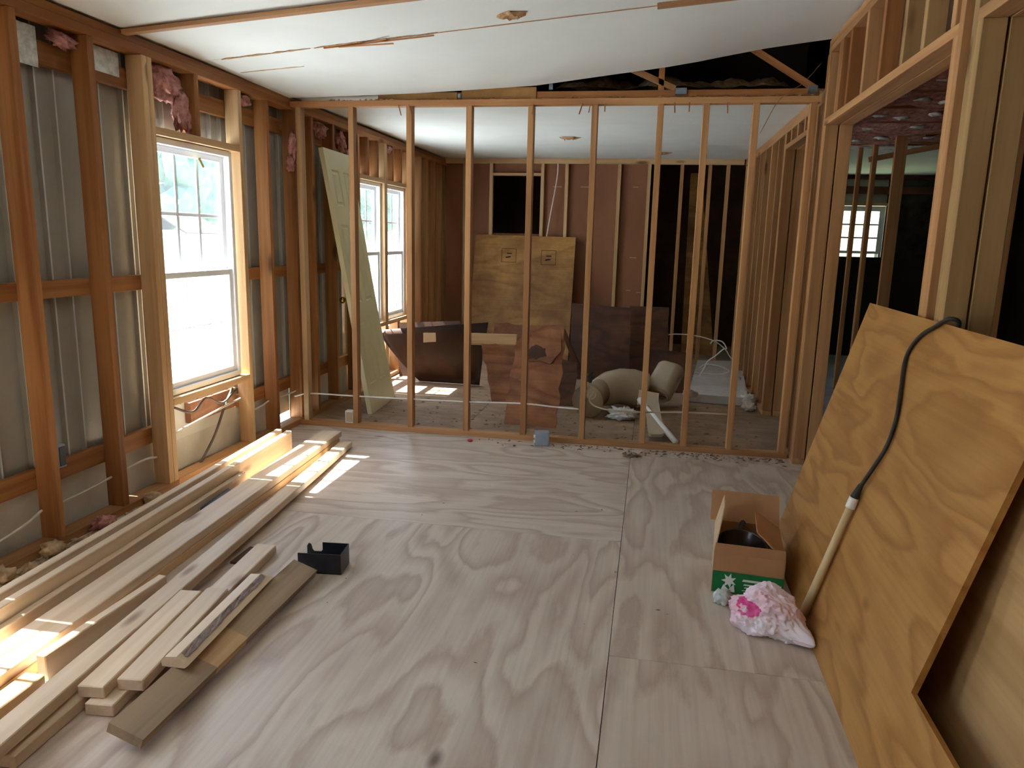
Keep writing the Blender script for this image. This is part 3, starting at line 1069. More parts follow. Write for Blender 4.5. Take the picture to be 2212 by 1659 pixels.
ceil2 = empty('ceiling', (5.5, 0, 2.3), kind='structure')
slab('ceiling_sheet', (3.62, 2.62, 2.262), (7.44, 5.49, 2.275), M['ceil'], ceil2)
yb = -6.6
i = 0
while yb < 2.6:
    beam('bottom_chord', (3.62, yb, 2.325), (7.44, yb, 2.325), .038, .089, M['old'], ceil2)
    e = min(yb + .61, 2.62)
    bm = bmesh.new()
    n, k = 26, 5
    g = [[bm.verts.new((3.62 + 3.8 * a / n, yb + .03 + (e - yb - .04) * b / k,
                        2.30 + (.05 * mnoise.noise(Vector((a * .5, b * .6, i * 3.1))) - .035 * math.sin(math.pi * b / k)))) for b in range(k + 1)] for a in range(n + 1)]
    for a in range(n):
        for b in range(k):
            bm.faces.new((g[a][b], g[a + 1][b], g[a + 1][b + 1], g[a][b + 1]))
    mesh_obj('insulation_batt', bm, M['pink'], ceil2, smooth=True)
    if yb > -1.5:
        for q in range(9):
            lump('film_scrap', (3.80 + .17 * q + (i % 2) * .08, yb + .10 + .05 * (q * 7 % 5), 2.272), (.05, .035, .014), M['plastic'], ceil2, sub=2, amp=.7, seed=i * 9 + q)
    yb = e
    i += 1

# ---------------------------------------------------------------- outside
gr = slab('ground', (-70, -60, -.75), (-.4, 120, -.65), M['grass'])
tag(gr, kind='structure')
dr = slab('driveway', (-14, -60, -.652), (-.4, 110, -.63), M['gravel'])
tag(dr, kind='structure')
gr2 = slab('ground', (-.4, 5.9, -.75), (60, 90, -.65), M['grass'])
tag(gr2, kind='structure')
gr3 = slab('ground', (-.4, -50, -.75), (40, -6.9, -.65), M['gravel'])
tag(gr3, kind='structure')


def tree_proto(seed):
    r = random.Random(seed)
    bm = bmesh.new()
    for k in range(16):
        bm2 = bmesh.new()
        bmesh.ops.create_icosphere(bm2, subdivisions=2, radius=1)
        a = r.uniform(0, 6.28)
        R = r.uniform(.2, 1.7)
        z = r.uniform(1.8, 6.0)
        c = Vector((math.cos(a) * R, math.sin(a) * R, z))
        s = r.uniform(.8, 1.4) * (1.25 - .1 * z)
        off = len(bm.verts)
        vs = [bm.verts.new(c + v.co * s * (1 + .35 * mnoise.noise(v.co * 3 + Vector((k, seed, 0))))) for v in bm2.verts]
        for f in bm2.faces:
            bm.faces.new([vs[v.index] for v in f.verts])
        bm2.free()
    me = bpy.data.meshes.new('tree_crown')
    bm.to_mesh(me)
    bm.free()
    me.materials.append(M['leaf'])
    bm = bmesh.new()
    bmesh.ops.create_cone(bm, cap_ends=True, segments=10, radius1=.22, radius2=.1, depth=4)
    bmesh.ops.translate(bm, vec=(0, 0, 2), verts=bm.verts)
    mt = bpy.data.meshes.new('tree_trunk')
    bm.to_mesh(mt)
    bm.free()
    mt.materials.append(M['bark'])
    return me, mt


protos = [tree_proto(s) for s in (1, 2, 3)]
TREES = []
rt_ = random.Random(12)
ORD = ['first', 'second', 'third', 'fourth', 'fifth', 'sixth', 'seventh']
for i in range(7):
    TREES.append((-27 - 5 * (i % 2), 22 + i * 8.5, 1.3, 'green leafy tree, %s from the near end of the row beyond the bright yard' % ORD[i], 'trees beyond the yard'))
for i in range(3):
    TREES.append((5 + i * 9.5, 29 + 2 * (i % 2), 1.15, 'green leafy tree, %s from the left outside the small far right window' % ORD[i], 'trees behind the house'))
for x, y, s, lab, grp in TREES:
    t = empty('leafy_tree', (x, y, -.65), lab, 'tree', grp)
    me, mt = rt_.choice(protos)
    rot = Matrix.Rotation(rt_.uniform(0, 6.28), 4, 'Z') @ Matrix.Scale(s, 4)
    put(bpy.data.objects.new('crown', me), t, T(x, y, -.65) @ rot)
    put(bpy.data.objects.new('trunk', mt), t, T(x, y, -.65) @ rot)
# shed across the yard
shed = empty('garden_shed', (-20, 28, -.65), 'white garden shed with a dark roof across the yard, seen through the window', 'shed')
slab('wall_board', (-22, 27, -.65), (-19, 30, 1.4), M['vinyl'], shed)
sheet('roof_slope', (-18.8, 26.8, 1.3), (0, 1, 0), (-1, 0, .55), [(0, 0), (3.4, 0), (3.4, 2.0), (0, 2.0)], .06, M['roof'], shed)
sheet('roof_slope', (-22.2, 30.2, 1.3), (0, -1, 0), (1, 0, .55), [(0, 0), (3.4, 0), (3.4, 2.0), (0, 2.0)], .06, M['roof'], shed)
slab('shed_door', (-19.0, 27.8, -.62), (-18.96, 28.8, 1.2), M['greypl'], shed)
# car behind the house
cx, cy = 7.6, 15.0
car = empty('car', (cx, cy, -.65), 'blue car parked outside the small window of the far right room', 'car')
bm = prism_bm([(-2.1, .3), (2.1, .3), (2.15, .75), (1.3, .9), (.7, 1.4), (-1.0, 1.42), (-1.7, .95), (-2.15, .85)], 1.7)
mesh_obj('body', bm, M['carpaint'], car, frame_m4((cx, cy - .85, -.65), (1, 0, 0), (0, 0, 1)))
for dx in (-1.3, 1.35):
    for dy in (-.80, .80):
        bm = bmesh.new()
        bmesh.ops.create_cone(bm, cap_ends=True, segments=16, radius1=.32, radius2=.32, depth=.2)
        mesh_obj('wheel', bm, M['cord'], car, T(cx + dx, cy + dy, -.33) @ Matrix.Rotation(math.pi / 2, 4, 'X'))
for pts in ([(-1.45, .95), (-.3, .95), (-.3, 1.35), (-.95, 1.35)], [(-.2, .95), (1.05, .95), (.6, 1.35), (-.2, 1.35)]):
    mesh_obj('side_window', prism_bm(pts, .03), M['steelin'], car, frame_m4((cx, cy - .87, -.65), (1, 0, 0), (0, 0, 1)))

# ================================================================== LUMBER ON THE FLOOR
GB = 'boards of the lumber pile along the window wall'


def board(label, p0, p1, w, h, mat, group=GB, name='board', cat='board', upv=(0, 0, 1)):
    """p0, p1: centre of the TOP face at either end"""
    p0, p1 = Vector(p0), Vector(p1)
    x = (p1 - p0).normalized()
    u = Vector(upv)
    z = (u - x * u.dot(x)).normalized()
    o = beam(name, p0 - z * h / 2, p1 - z * h / 2, w, h, mat, None, upv, .003)
    return tag(o, label, cat, group)


# standing on edge nearest the wall
board('two-by-six on edge, hard against the window wall, first of the on-edge boards', (.184, -.655, .14), (.400, -4.0, .14), .038, .14, M['pale'])
board('two-by-six on edge, second from the window wall, its sunlit end reaching furthest', (.262, -.675, .14), (.478, -4.0, .14), .038, .14, M['pale'])
board('shorter two-by-four on edge beside the dark blue scrap, right of the sunlit on-edge pair', (.342, -1.36, .089), (.515, -4.0, .089), .030, .089, M['pale'])
# the wide flat pair
board('wide flat two-by-six with dark knots, uppermost of the doubled pair', (.415, -.375, .0765), (.640, -4.1, .0765), .140, .038, M['pale'])
board('wide flat two-by-six lying directly under the knotty top board', (.420, -.42, .038), (.645, -4.15, .038), .140, .038, M['new'])
# long narrow board
board('long narrow two-by-four running from the partition to the near corner', (.562, -.475, .040), (.948, -4.1, .095), .080, .038, M['pale'])
board('two-by-four on edge whose near end is in the sun, wedged beside the wide pair', (.716, -2.575, .089), (.704, -3.145, .089), .034, .089, M['pale'])
board('short flat board in the sun at the near left corner, orange side showing', (.705, -3.17, .045), (.755, -4.2, .045), .066, .04, M['new'])
board('bottom flat board with an orange near end, under the long narrow board', (.884, -3.0, .0385), (.906, -3.49, .0385), .060, .038, M['pale'])
board('flat bottom two-by-four whose far end points at the black bracket', (.888, -2.115, .0385), (.990, -3.255, .0385), .087, .038, M['pale'])
board('short offcut flat on the pile, left of two, beside the long narrow board', (.876, -2.64, .0770), (.950, -3.235, .0770), .080, .038, M['pale'])
board('short offcut flat on the pile, right of two, beside the bark-edged piece', (.958, -2.60, .0770), (1.036, -3.18, .0770), .080, .038, M['pale'])
# grey weathered board with a clean patch
jt = empty('board', (1.165, -2.85, .0), 'grey weathered board with a clean tan patch, nearest the open floor', 'board', GB)
J0, J1 = Vector((1.168, -2.315, .062)), Vector((1.168, -3.37, .062))
jx = (J1 - J0).normalized()
ju = Vector((.34, 0, .94)).normalized()
for nm, a, b, mt in (('weathered_end', 0, .50, 'weather'), ('clean_patch', .50, .67, 'new'), ('weathered_end', .67, 1.0, 'weather')):
    beam(nm, J0.lerp(J1, a) - ju * .015, J0.lerp(J1, b) - ju * .015, .105, .03, M[mt], jt, ju, .0)
# bark-edged piece lying on top
kt = empty('board', (1.11, -2.8, .08), 'short slant-edged offcut with grey bark along its edge, lying on top of the pile', 'board', GB)
kb = [(-.042, .0), (.030, -.002), (.044, .010), (.006, .034), (-.03, .032), (-.044, .016)]
bm = bmesh.new()
L = .60
ends = []
for s in (-1, 1):
    ends.append([bm.verts.new((s * (L / 2 - (.03 if (s < 0 and y > .02) else 0)), x, y)) for x, y in kb])
bm.faces.new(ends[0])
bm.faces.new(ends[1][::-1])
for i in range(6):
    bm.faces.new((ends[0][i], ends[0][(i + 1) % 6], ends[1][(i + 1) % 6], ends[1][i]))
K4 = frame_m4((1.105, -2.80, .0795), (.045, -.60, 0), (1, 0, 0))
mesh_obj('sawn_core', bm, M['pale'], kt, K4)
bm = bmesh.new()
nb = 24
r = random.Random(5)
rows = [[bm.verts.new((-L / 2 + .03 + (L - .05) * i / nb, *(Vector(q) + Vector((r.uniform(-.002, .002), r.uniform(.0005, .003)))))) for q in ((.010, .0325), (.016, .0290), (.022, .0255), (.028, .0215))] for i in range(nb + 1)]
for i in range(nb):
    for j in range(3):
        bm.faces.new((rows[i][j], rows[i + 1][j], rows[i + 1][j + 1], rows[i][j + 1]))
mesh_obj('bark_strip', bm, M['bark_strip'], kt, K4)
bm = bmesh.new()
sheet('plastic_scrap', (.378, -1.57, .066), (.06, -1, -.03), (1, 0, -.1), [(0, 0), (.27, 0), (.30, .034), (.02, .034)], .01, M['blue'])
tag(bpy.data.objects['plastic_scrap'], 'dark blue-grey plastic scrap lying in the gap between lumber boards', 'scrap')
oc = sheet('offcut', (.80, -2.10, .012), (0, -1, 0), (1, 0, 0), [(0, 0), (.16, 0), (.16, .045), (0, .045)], .01, M['darkply'])
tag(oc, 'dark thin offcut on the floor between the long narrow board and flat two-by-four', 'scrap')

# black post bracket
bk = empty('post_bracket', (1.195, -2.2, 0), 'black folded steel post bracket standing at the end of the lumber', 'bracket')
Bm = T(1.20, -2.205, 0) @ Matrix.Rotation(math.radians(6), 4, 'Z')
t = .004


def bplate(name, pts, origin, xa, ya):
    mesh_obj(name, prism_bm(pts, t), M['black'], bk, Bm @ frame_m4(origin, xa, ya))


bplate('front_plate', [(-.095, 0), (.085, 0), (.085, .085), (-.095, .085)], (0, -.055, .002), (1, 0, 0), (0, 0, 1))
bplate('side_plate', [(0, 0), (.11, 0), (.11, .088), (0, .085)], (.085, -.055, .002), (0, 1, 0), (0, 0, 1))
bplate('back_plate', [(-.095, 0), (.085, 0), (.085, .088), (-.028, .088), (-.028, .055), (-.035, .047), (-.065, .047), (-.072, .055), (-.078, .078), (-.088, .082), (-.095, .070)], (0, .055, .002), (1, 0, 0), (0, 0, 1))
bplate('base_plate', [(-.095, -.055), (.085, -.055), (.085, .055), (-.095, .055)], (0, 0, .005), (1, 0, 0), (0, 1, 0))

# ================================================================== RIGHT SIDE: PLYWOOD, POLE, BOX, BAG
PO = Vector((3.088, 0, .002))
PY = Vector((.310, 0, 1.129)).normalized()


def onply(y, s, off=0):
    n = Vector((0, -1, 0)).cross(PY).normalized()
    return PO + Vector((0, y, 0)) + PY * s - n * off * (1 if n.x > 0 else -1)


pl = sheet('plywood_sheet', PO + Vector((0, -1.475, 0)), (0, -1, 0), PY, [(0, 0), (2.44, 0), (2.44, .288), (1.607, .288), (1.607, 1.172), (0, 1.172)], .016, M['ply'])
tag(pl, 'golden plywood sheet with a notched corner, leaning on the right wall under the corded pole', 'plywood sheet')
p2 = sheet('plywood_sheet', (3.235, -2.36, .001), (0, -1, 0), (.15, 0, .9), [(0, 0), (2.5, 0), (2.5, .88), (0, .88)], .012, M['ply2'])
tag(p2, 'pale plywood sheet in shadow behind the notched sheet, at the lower right', 'plywood sheet')

nrm = Vector((0, -1, 0)).cross(PY).normalized()
if nrm.x > 0:
    nrm = -nrm
pp = empty('corded_pole', tuple(onply(-2.27, .0) + nrm * .02), 'pale round pole with a black cord, leaning on the golden plywood sheet', 'pole')


def P(y, s, o):
    return PO + Vector((0, y, 0)) + PY * s + nrm * o


a, b = P(-2.262, .02, .020), P(-2.262, .492, .018)
m4 = frame_m4((a + b) / 2, b - a, (0, 1, 0))
bm = bmesh.new()
bmesh.ops.create_cone(bm, cap_ends=True, segments=16, radius1=.016, radius2=.0125, depth=(b - a).length)
bmesh.ops.rotate(bm, cent=(0, 0, 0), matrix=Matrix.Rotation(math.pi / 2, 3, 'Y'), verts=bm.verts)
mesh_obj('shaft', bm, M['pole'], pp, m4, True)
tube('collar', [P(-2.262, .480, .018), P(-2.262, .500, .018), P(-2.262, .520, .018)], .017, M['whitepl'], pp, k=3, seg=14)
tube('strain_relief', [P(-2.262, .52, .018), P(-2.263, .545, .017), P(-2.264, .572, .015)], .01, M['cord'], pp, k=4, seg=12, rad=lambda f: .0155 - .007 * f)
tube('cord', [P(-2.264, .56, .016), P(-2.30, .66, .012), P(-2.322, .74, .010), P(-2.30, .83, .009), P(-2.235, .92, .009), P(-2.165, 1.01, .009), P(-2.165, 1.07, .009), P(-2.215, 1.12, .009), P(-2.29, 1.155, .009), P(-2.335, 1.176, .010), P(-2.36, 1.192, .0), P(-2.365, 1.185, -.026), P(-2.36, 1.12, -.03), P(-2.36, 1.02, -.03)], .007, M['cord'], pp, k=6, seg=10)

# cardboard box
bxr = empty('cardboard_box', (2.93, -1.86, 0), 'open cardboard box with a green printed label, beside the plywood sheet', 'box')
B4 = T(2.925, -1.87, 0) @ Matrix.Rotation(math.radians(-5), 4, 'Z')
bw, bd, bh, ct = .27, .37, .165, .004


def bpart(name, pts, origin, xa, ya, mat, th=ct, par=None):
    return mesh_obj(name, prism_bm(pts, th), mat, par or bxr, B4 @ frame_m4(origin, xa, ya))


hw, hd = bw / 2, bd / 2
bpart('base', [(-hw, -hd), (hw, -hd), (hw, hd), (-hw, hd)], (0, 0, .005), (1, 0, 0), (0, 1, 0), M['card'])
fp = bpart('front_panel', [(-hw, 0), (hw, 0), (hw, bh), (-hw, bh)], (0, -hd, .001), (1, 0, 0), (0, 0, 1), M['card'])
bpart('back_panel', [(-hw, 0), (hw, 0), (hw, bh), (-hw, bh)], (0, hd, .001), (1, 0, 0), (0, 0, 1), M['card'])
bpart('side_panel', [(-hd, 0), (hd, 0), (hd, bh), (-hd, bh)], (-hw, 0, .001), (0, -1, 0), (0, 0, 1), M['cardin'])
bpart('side_panel', [(-hd, 0), (hd, 0), (hd, bh), (-hd, bh)], (hw, 0, .001), (0, 1, 0), (0, 0, 1), M['card'])
bpart('flap', [(-hw, 0), (hw, 0), (hw - .004, .042), (-hw + .004, .042)], (0, -hd, bh), (1, 0, 0), (0, -.10, 1), M['card'])
bpart('flap', [(-hw - .02, 0), (hw, 0), (hw - .004, .135), (-hw - .02, .135)], (0, hd, bh), (1, 0, 0), (0, .55, 1), M['card'])
bpart('flap', [(-hd + .02, 0), (hd, 0), (hd - .20, .13), (-hd + .02, .13)], (-hw, 0, bh), (0, -1, 0), (.24, 0, 1), M['cardin'])
bpart('flap', [(-hd, 0), (hd - .02, 0), (hd - .04, .135), (-hd + .07, .135)], (hw, 0, bh), (0, 1, 0), (-.85, 0, .62), M['card'])
lb = bpart('printed_label', [(-hw + .002, .001), (hw - .002, .001), (hw - .002, .088), (-hw + .002, .088)], (0, -hd - .0042, .004), (1, 0, 0), (0, 0, 1), M['green'], .0004)
for z, a0, a1, h in ((.056, -.02, .085, .009), (.040, -.015, .072, .006), (.029, -.012, .062, .004), (.017, -.02, .055, .003)):
    bpart('print_line', [(a0, z), (a1, z), (a1 + .004, z + h), (a0 + .004, z + h)], (0, -hd - .0047, .004), (1, 0, 0), (0, 0, 1), M['white'], .0004, lb)
fl = []
for k in range(14):
    a = 2 * math.pi * k / 14
    q = .030 if k % 2 else .014
    fl.append((-.070 + math.cos(a) * q, .052 + math.sin(a) * q * 1.1))
bpart('print_flower', fl, (0, -hd - .0047, .004), (1, 0, 0), (0, 0, 1), M['white'], .0004, lb)
bpart('print_flower', [(-.1, .006), (-.09, .035), (-.07, .015), (-.05, .04), (-.045, .006)], (0, -hd - .0047, .004), (1, 0, 0), (0, 0, 1), M['white'], .0004, lb)
bowl = empty('metal_pan', (2.90, -1.88, .02), 'dark shiny metal pan inside the open cardboard box', 'pan')
bm = bmesh.new()
prof_ = [(.0, .10), (.06, .10), (.085, .13), (.098, .185), (.102, .19), (.106, .185), (.092, .125), (.065, .085), (0, .085)]
sg = 24
rings = []
for rr_, z in prof_:
    rings.append([bm.verts.new((rr_ * math.cos(2 * math.pi * k / sg), rr_ * math.sin(2 * math.pi * k / sg) * 1.15, z - .08)) for k in range(sg)] if rr_ else [bm.verts.new((0, 0, z - .08))])
for A_, B_ in zip(rings, rings[1:]):
    for k in range(sg):
        if len(A_) == 1:
            bm.faces.new((A_[0], B_[k], B_[(k + 1) % sg]))
        elif len(B_) == 1:
            bm.faces.new((A_[k], A_[(k + 1) % sg], B_[0]))
        else:
            bm.faces.new((A_[k], A_[(k + 1) % sg], B_[(k + 1) % sg], B_[k]))
mesh_obj('basin', bm, M['steelin'], bowl, T(2.895, -1.90, .050) @ Matrix.Rotation(math.radians(14), 4, 'X'), True)
tube('pan_handle', [(2.90, -1.79, .165), (2.91, -1.75, .178), (2.92, -1.72, .18)], .012, M['cord'], bowl, seg=8)

# plastic bag
bg_ = empty('plastic_bag', (2.96, -2.31, 0), 'crumpled white and pink plastic bag on the floor before the box', 'bag')
bm = bmesh.new()
bmesh.ops.create_icosphere(bm, subdivisions=6, radius=1)
for v in bm.verts:
    d = v.co.copy()
    q = d * 2.1 + Vector((3.3, 1.7, .4))
    a = 1 + .22 * mnoise.noise(q) - .16 * abs(mnoise.noise(q * 2.2)) - .17 * abs(mnoise.noise(Vector((q.x * 3.6 + q.z * 1.2, q.y * 3.6, q.z * 1.3)))) - .07 * abs(mnoise.noise(Vector((q.x * 7 - q.z * 2.5, q.y * 7, q.z * 2.2 + 4)))) + .07
    s = Vector((.128, .085, .088))
    v.co = Vector((d.x * s.x * a + .02, d.y * s.y * a, d.z * s.z * a + .062))
    v.co.z += .022 * math.exp(-((v.co.x - .02) / .06) ** 2) * max(0, d.z)
    if v.co.z < .004:
        v.co.z = .002 + .02 * max(0, mnoise.noise(q * 5)) * min(1, -v.co.z * 20)
    # knotted ears pulled out low on the right and front
    w = math.exp(-((d - Vector((.80, -.55, -.25))).length / .38) ** 2)
    v.co += Vector((.055, -.045, -.012)) * w
    w = math.exp(-((d - Vector((-.8, -.45, -.4))).length / .3) ** 2)
    v.co += Vector((-.03, -.02, .0)) * w
BG4 = T(2.930, -2.31, .0) @ Matrix.Rotation(math.radians(-14), 4, 'Z')
bag_skin = mesh_obj('bag_film', bm, M['bag'], bg_, BG4, True)
# printed patch that follows the film
bag_skin.data.materials.append(M['magenta'])
for p in bag_skin.data.polygons:
    c = p.center
    u, vz = (c.x + .045), c.z
    if c.y < -.005:
        e = ((u) / .046) ** 2 + ((vz - .098) / .024) ** 2
        if e < 1 + .35 * mnoise.noise(c * 60) and ((u + .016) / .018) ** 2 + ((vz - .092) / .009) ** 2 > .8:
            p.material_index = 1
lump('knotted_handle', (3.030, -2.385, .028), (.045, .028, .026), M['bag'], bg_, sub=4, amp=.6, freq=3.2, seed=4, flat=-.024)
bub = lump('bubble_wrap', (2.81, -2.135, .022), (.035, .035, .03), M['plastic'], None, sub=3, amp=.6, freq=4, seed=9, flat=-.02)
tag(bub, 'small clear crumpled plastic wrap between the bag and the green label', 'plastic wrap')

# ================================================================== SMALL THINGS ON THE FRONT FLOOR
gb = empty('electrical_box', (1.80, -.09, 0), 'grey-blue plastic electrical box on the floor against the partition', 'electrical box')
G4 = T(1.80, -.085, 0) @ Matrix.Rotation(math.radians(12), 4, 'Z')
for nm, lo, hi in (('back', (-.047, .03, .001), (.047, .034, .095)), ('side', (-.047, -.034, .001), (-.043, .03, .095)), ('side', (.043, -.034, .001), (.047, .03, .095)), ('side', (-.043, -.034, .001), (.043, .03, .005)), ('side', (-.043, -.034, .091), (.043, .03, .095)), ('cover', (-.043, -.036, .005), (.043, -.030, .091))):
    d = Vector(hi) - Vector(lo)
    put(bpy.data.objects.new(nm, with_mat(box_mesh(*d, .001), M['greypl'])), gb, G4 @ T(*((Vector(lo) + Vector(hi)) / 2)))
for z in (.03, .065):
    put(bpy.data.objects.new('nail_tab', with_mat(box_mesh(.012, .02, .016, .001), M['whitepl'])), gb, G4 @ T(-.051, -.02, z))
ob = empty('outlet_box', (.385, -.005, .04), 'small white outlet box on the first partition stud, near the floor', 'outlet box')
slab('box_body', (.355, -.004, .036), (.413, .045, .125), M['whitepl'], ob)
slab('outlet_face', (.362, -.008, .045), (.408, -.003, .115), M['cardin'], ob)
o2 = empty('outlet_box', (-.02, -2.19, .38), 'bluish outlet box fixed to the side of the second old stud', 'outlet box')
slab('box_body', (-.075, -2.234, .345), (-.005, -2.19, .445), M['greypl'], o2)
slab('hollow_shade', (-.006, -2.228, .353), (.0, -2.196, .437), M['blue'], o2)  # dark plate over the front: shade of the open inside as colour
tag(lump('red_cap', (1.312, -.13, .008), (.02, .012, .008), M['red'], None, 2, .2), 'tiny red cap on the floor before the partition', 'cap')
chips('swept_dirt', M['dirt'], 240, lambda r: (min(3.36, 1.3 + 2.1 * r.random() ** .6), -.03 - abs(r.gauss(0, .06)), .0008), .016, 'dark swept dirt along the foot of the partition', seed=2)
chips('dirt_clump', M['dirt'], 60, lambda r: (2.41 + r.gauss(0, .03), -.19 + r.gauss(0, .02), .001 + abs(r.gauss(0, .006))), .018, 'small brown clump of dirt on the floor in front of the partition', seed=6)
chips('wood_shavings', M['chip'], 420, lambda r: (.015 + .14 * r.random() ** 1.2, r.uniform(-3.0, -.7), .0008 + .01 * r.random()), .026, 'pale wood shavings and insulation crumbs along the foot of the window wall', seed=3)
chips('floor_specks', M['dirt'], 14, lambda r: (r.uniform(1.3, 3.0), r.uniform(-3.2, -.5), .0006), .009, 'few dark specks scattered on the open plywood floor', seed=8)
for i, (y, z, s) in enumerate(((-2.35, .03, .05), (-2.05, .03, .06), (-2.62, .03, .05), (-1.70, .03, .04))):
    tag(lump('insulation_clump', (.035, y, z), (.045, s, .03), M['pink'] if i == 1 else M['chip'], None, 3, .6, 3, i, flat=-.025),
        ('tan insulation clump at the foot of the second old stud', 'pinkish insulation clump between the two old studs by the window', 'tan insulation clump at the left picture edge by the wall', 'tan insulation clump left of the window studs')[i], 'insulation')

# cables through the partition
tag(tube('electric_cable', [(-.05, .03, .20), (.073, .03, .228), (.394, .03, .230), (.846, .03, .234), (1.252, .03, .24), (1.646, .03, .252), (1.85, .03, .243), (2.03, .03, .238)], .0055, M['cable']), 'white electric cable strung low through the partition studs', 'cable')
tag(tube('electric_cable', [(2.105 + .036 * math.sin(a), .05 - .001 * a, .345 + .036 * math.cos(a)) for a in [i * .7 - 2 for i in range(14)]] + [(2.10, .035, .305), (2.15, .03, .262), (2.26, .03, .245), (2.436, .03, .245), (2.738, .03, .262), (3.005, .03, .267)], .0055, M['tancable']), 'tan electric cable with a coiled end, low across the partition studs before the toilet', 'cable')
tag(tube('hanging_wire', [(3.40, .10, 2.45), (3.30, .06, 2.33), (3.206, -.006, 2.262), (3.144, -.008, 2.20), (3.064, -.008, 2.03)], .0024, M['fur']), 'thin brown wire hanging over the partition top plate at the right', 'wire')
tag(tube('electric_cable', [(1.338, 3.875, 2.225), (1.335, 3.87, 2.1), (1.315, 3.862, 1.93), (1.27, 3.86, 1.65), (1.235, 3.85, 1.40)], .0065, M['cable']), 'white cable hanging down the brown panelled rear wall', 'cable')

# ================================================================== BACK ROOM
# leaning door
dz = 2.02
dl = empty('panel_door', (.35, .7, 0), 'cream six-panel door leaning against the window wall behind the partition', 'door')
DU = Vector((-.345, 0, 1.985)).normalized()
D4 = frame_m4((.392, .425, .004), (-.06, 1, 0), DU)     # x across, y up, z towards the room
dw = .60
xs = [0, .09, .255, .345, .51, dw]
zs = [0, .22, .72, .86, 1.46, 1.60, 1.87, dz]
bm = bmesh.new()
V = {}
for i, x in enumerate(xs):
    for j, z in enumerate(zs):
        V[i, j] = bm.verts.new((x, z, 0))
pf = []
for i in range(len(xs) - 1):
    for j in range(len(zs) - 1):
        f = bm.faces.new((V[i, j], V[i + 1, j], V[i + 1, j + 1], V[i, j + 1]))
        if i in (1, 3) and j in (1, 3, 5):
            pf.append(f)
bnd = [e for e in bm.edges if e.is_boundary]
ex = bmesh.ops.extrude_edge_only(bm, edges=bnd)
vs = [v for v in ex['geom'] if isinstance(v, bmesh.types.BMVert)]
bmesh.ops.translate(bm, vec=(0, 0, -.035), verts=vs)
bmesh.ops.contextual_create(bm, geom=[e for e in ex['geom'] if isinstance(e, bmesh.types.BMEdge)])
for f in pf:
    bmesh.ops.inset_individual(bm, faces=[f], thickness=.016, depth=-.008)
    bmesh.ops.inset_individual(bm, faces=[f], thickness=.018, depth=.0)
    bmesh.ops.inset_individual(bm, faces=[f], thickness=.012, depth=.006)
mesh_obj('slab', bm, M['door'], dl, D4)
kb_ = D4 @ Vector((.055, .90, -.035))
zax = (D4.to_3x3() @ Vector((0, 0, -1))).normalized()
tube('knob_stem', [kb_, kb_ + zax * .02, kb_ + zax * .035], .009, M['brass'], dl, k=2)
bm = bmesh.new()
bmesh.ops.create_uvsphere(bm, u_segments=14, v_segments=8, radius=.026)
mesh_obj('knob', bm, M['brass'], dl, T(*(kb_ + zax * .05)), True)
tag(sheet('trim_board', (.33, 1.08, 0), (0, 1, 0), (-.32, .02, 1.6), [(0, 0), (.05, 0), (.05, 1.42), (0, 1.45)], .015, M['door']), 'narrow cream trim board leaning just behind the cream door', 'board')

R = random.Random(21)
# dark panelling sheet, curling
bm = bmesh.new()
n, k = 12, 8
cor = lambda fx, fz: (Vector((.33, 1.83, .004)).lerp(Vector((.93, 1.80, .004)), fx)).lerp(Vector((-.02, 1.62, .505)).lerp(Vector((1.05, 1.60, .625)), fx), fz)
G = [[None] * (k + 1) for _ in range(n + 1)]
for i in range(n + 1):
    for j in range(k + 1):
        fx, fz = i / n, j / k
        p = cor(fx, fz)
        p.y += .30 * math.sin(math.pi * .5 * (1 - fz)) * .0 - .05 * math.sin(math.pi * fz) * (1 - .3 * fx)
        G[i][j] = bm.verts.new(p - Vector((.5, 1.7, .3)))
for i in range(n):
    for j in range(k):
        bm.faces.new((G[i][j], G[i + 1][j], G[i + 1][j + 1], G[i][j + 1]))
bmesh.ops.solidify(bm, geom=bm.faces[:], thickness=.006)
dp = mesh_obj('panelling_sheet', bm, M['curl'], None, T(.5, 1.7, .3), True)
tag(dp, 'dark brown curled panelling sheet tipped forward in front of the rear windows', 'panel')
bm = bmesh.new()
st = sheet('paper_label', (.455, 1.555, .42), (1, 0, .02), (0, -.15, 1), [(0, 0), (.12, .01), (.122, .095), (.005, .09)], .0008, M['cardin'], dp)
st['label'] = 'small pale paper label'
tag(sheet('panelling_sheet', (.05, 2.05, .0), (1, 0, .02), (-.2, .10, 1), [(0, 0), (.62, 0), (.62, .56), (0, .53)], .006, M['curl']), 'second dark brown panelling sheet standing just behind the curled one', 'panel')

# tall stained plywood sheet on the rear wall, with ink stamps
ps = sheet('plywood_sheet', (.385, 3.50, 0), (1, 0, 0), (0, .36, 1.40), [(0, 0), (1.19, 0), (1.19, 1.445), (0, 1.455)], .016, M['plyst'])
tag(ps, 'tall water-stained plywood sheet with ink stamps leaning on the rear wall', 'plywood sheet')
PS4 = frame_m4((.385, 3.50, 0), (1, 0, 0), (0, .36, 1.40))


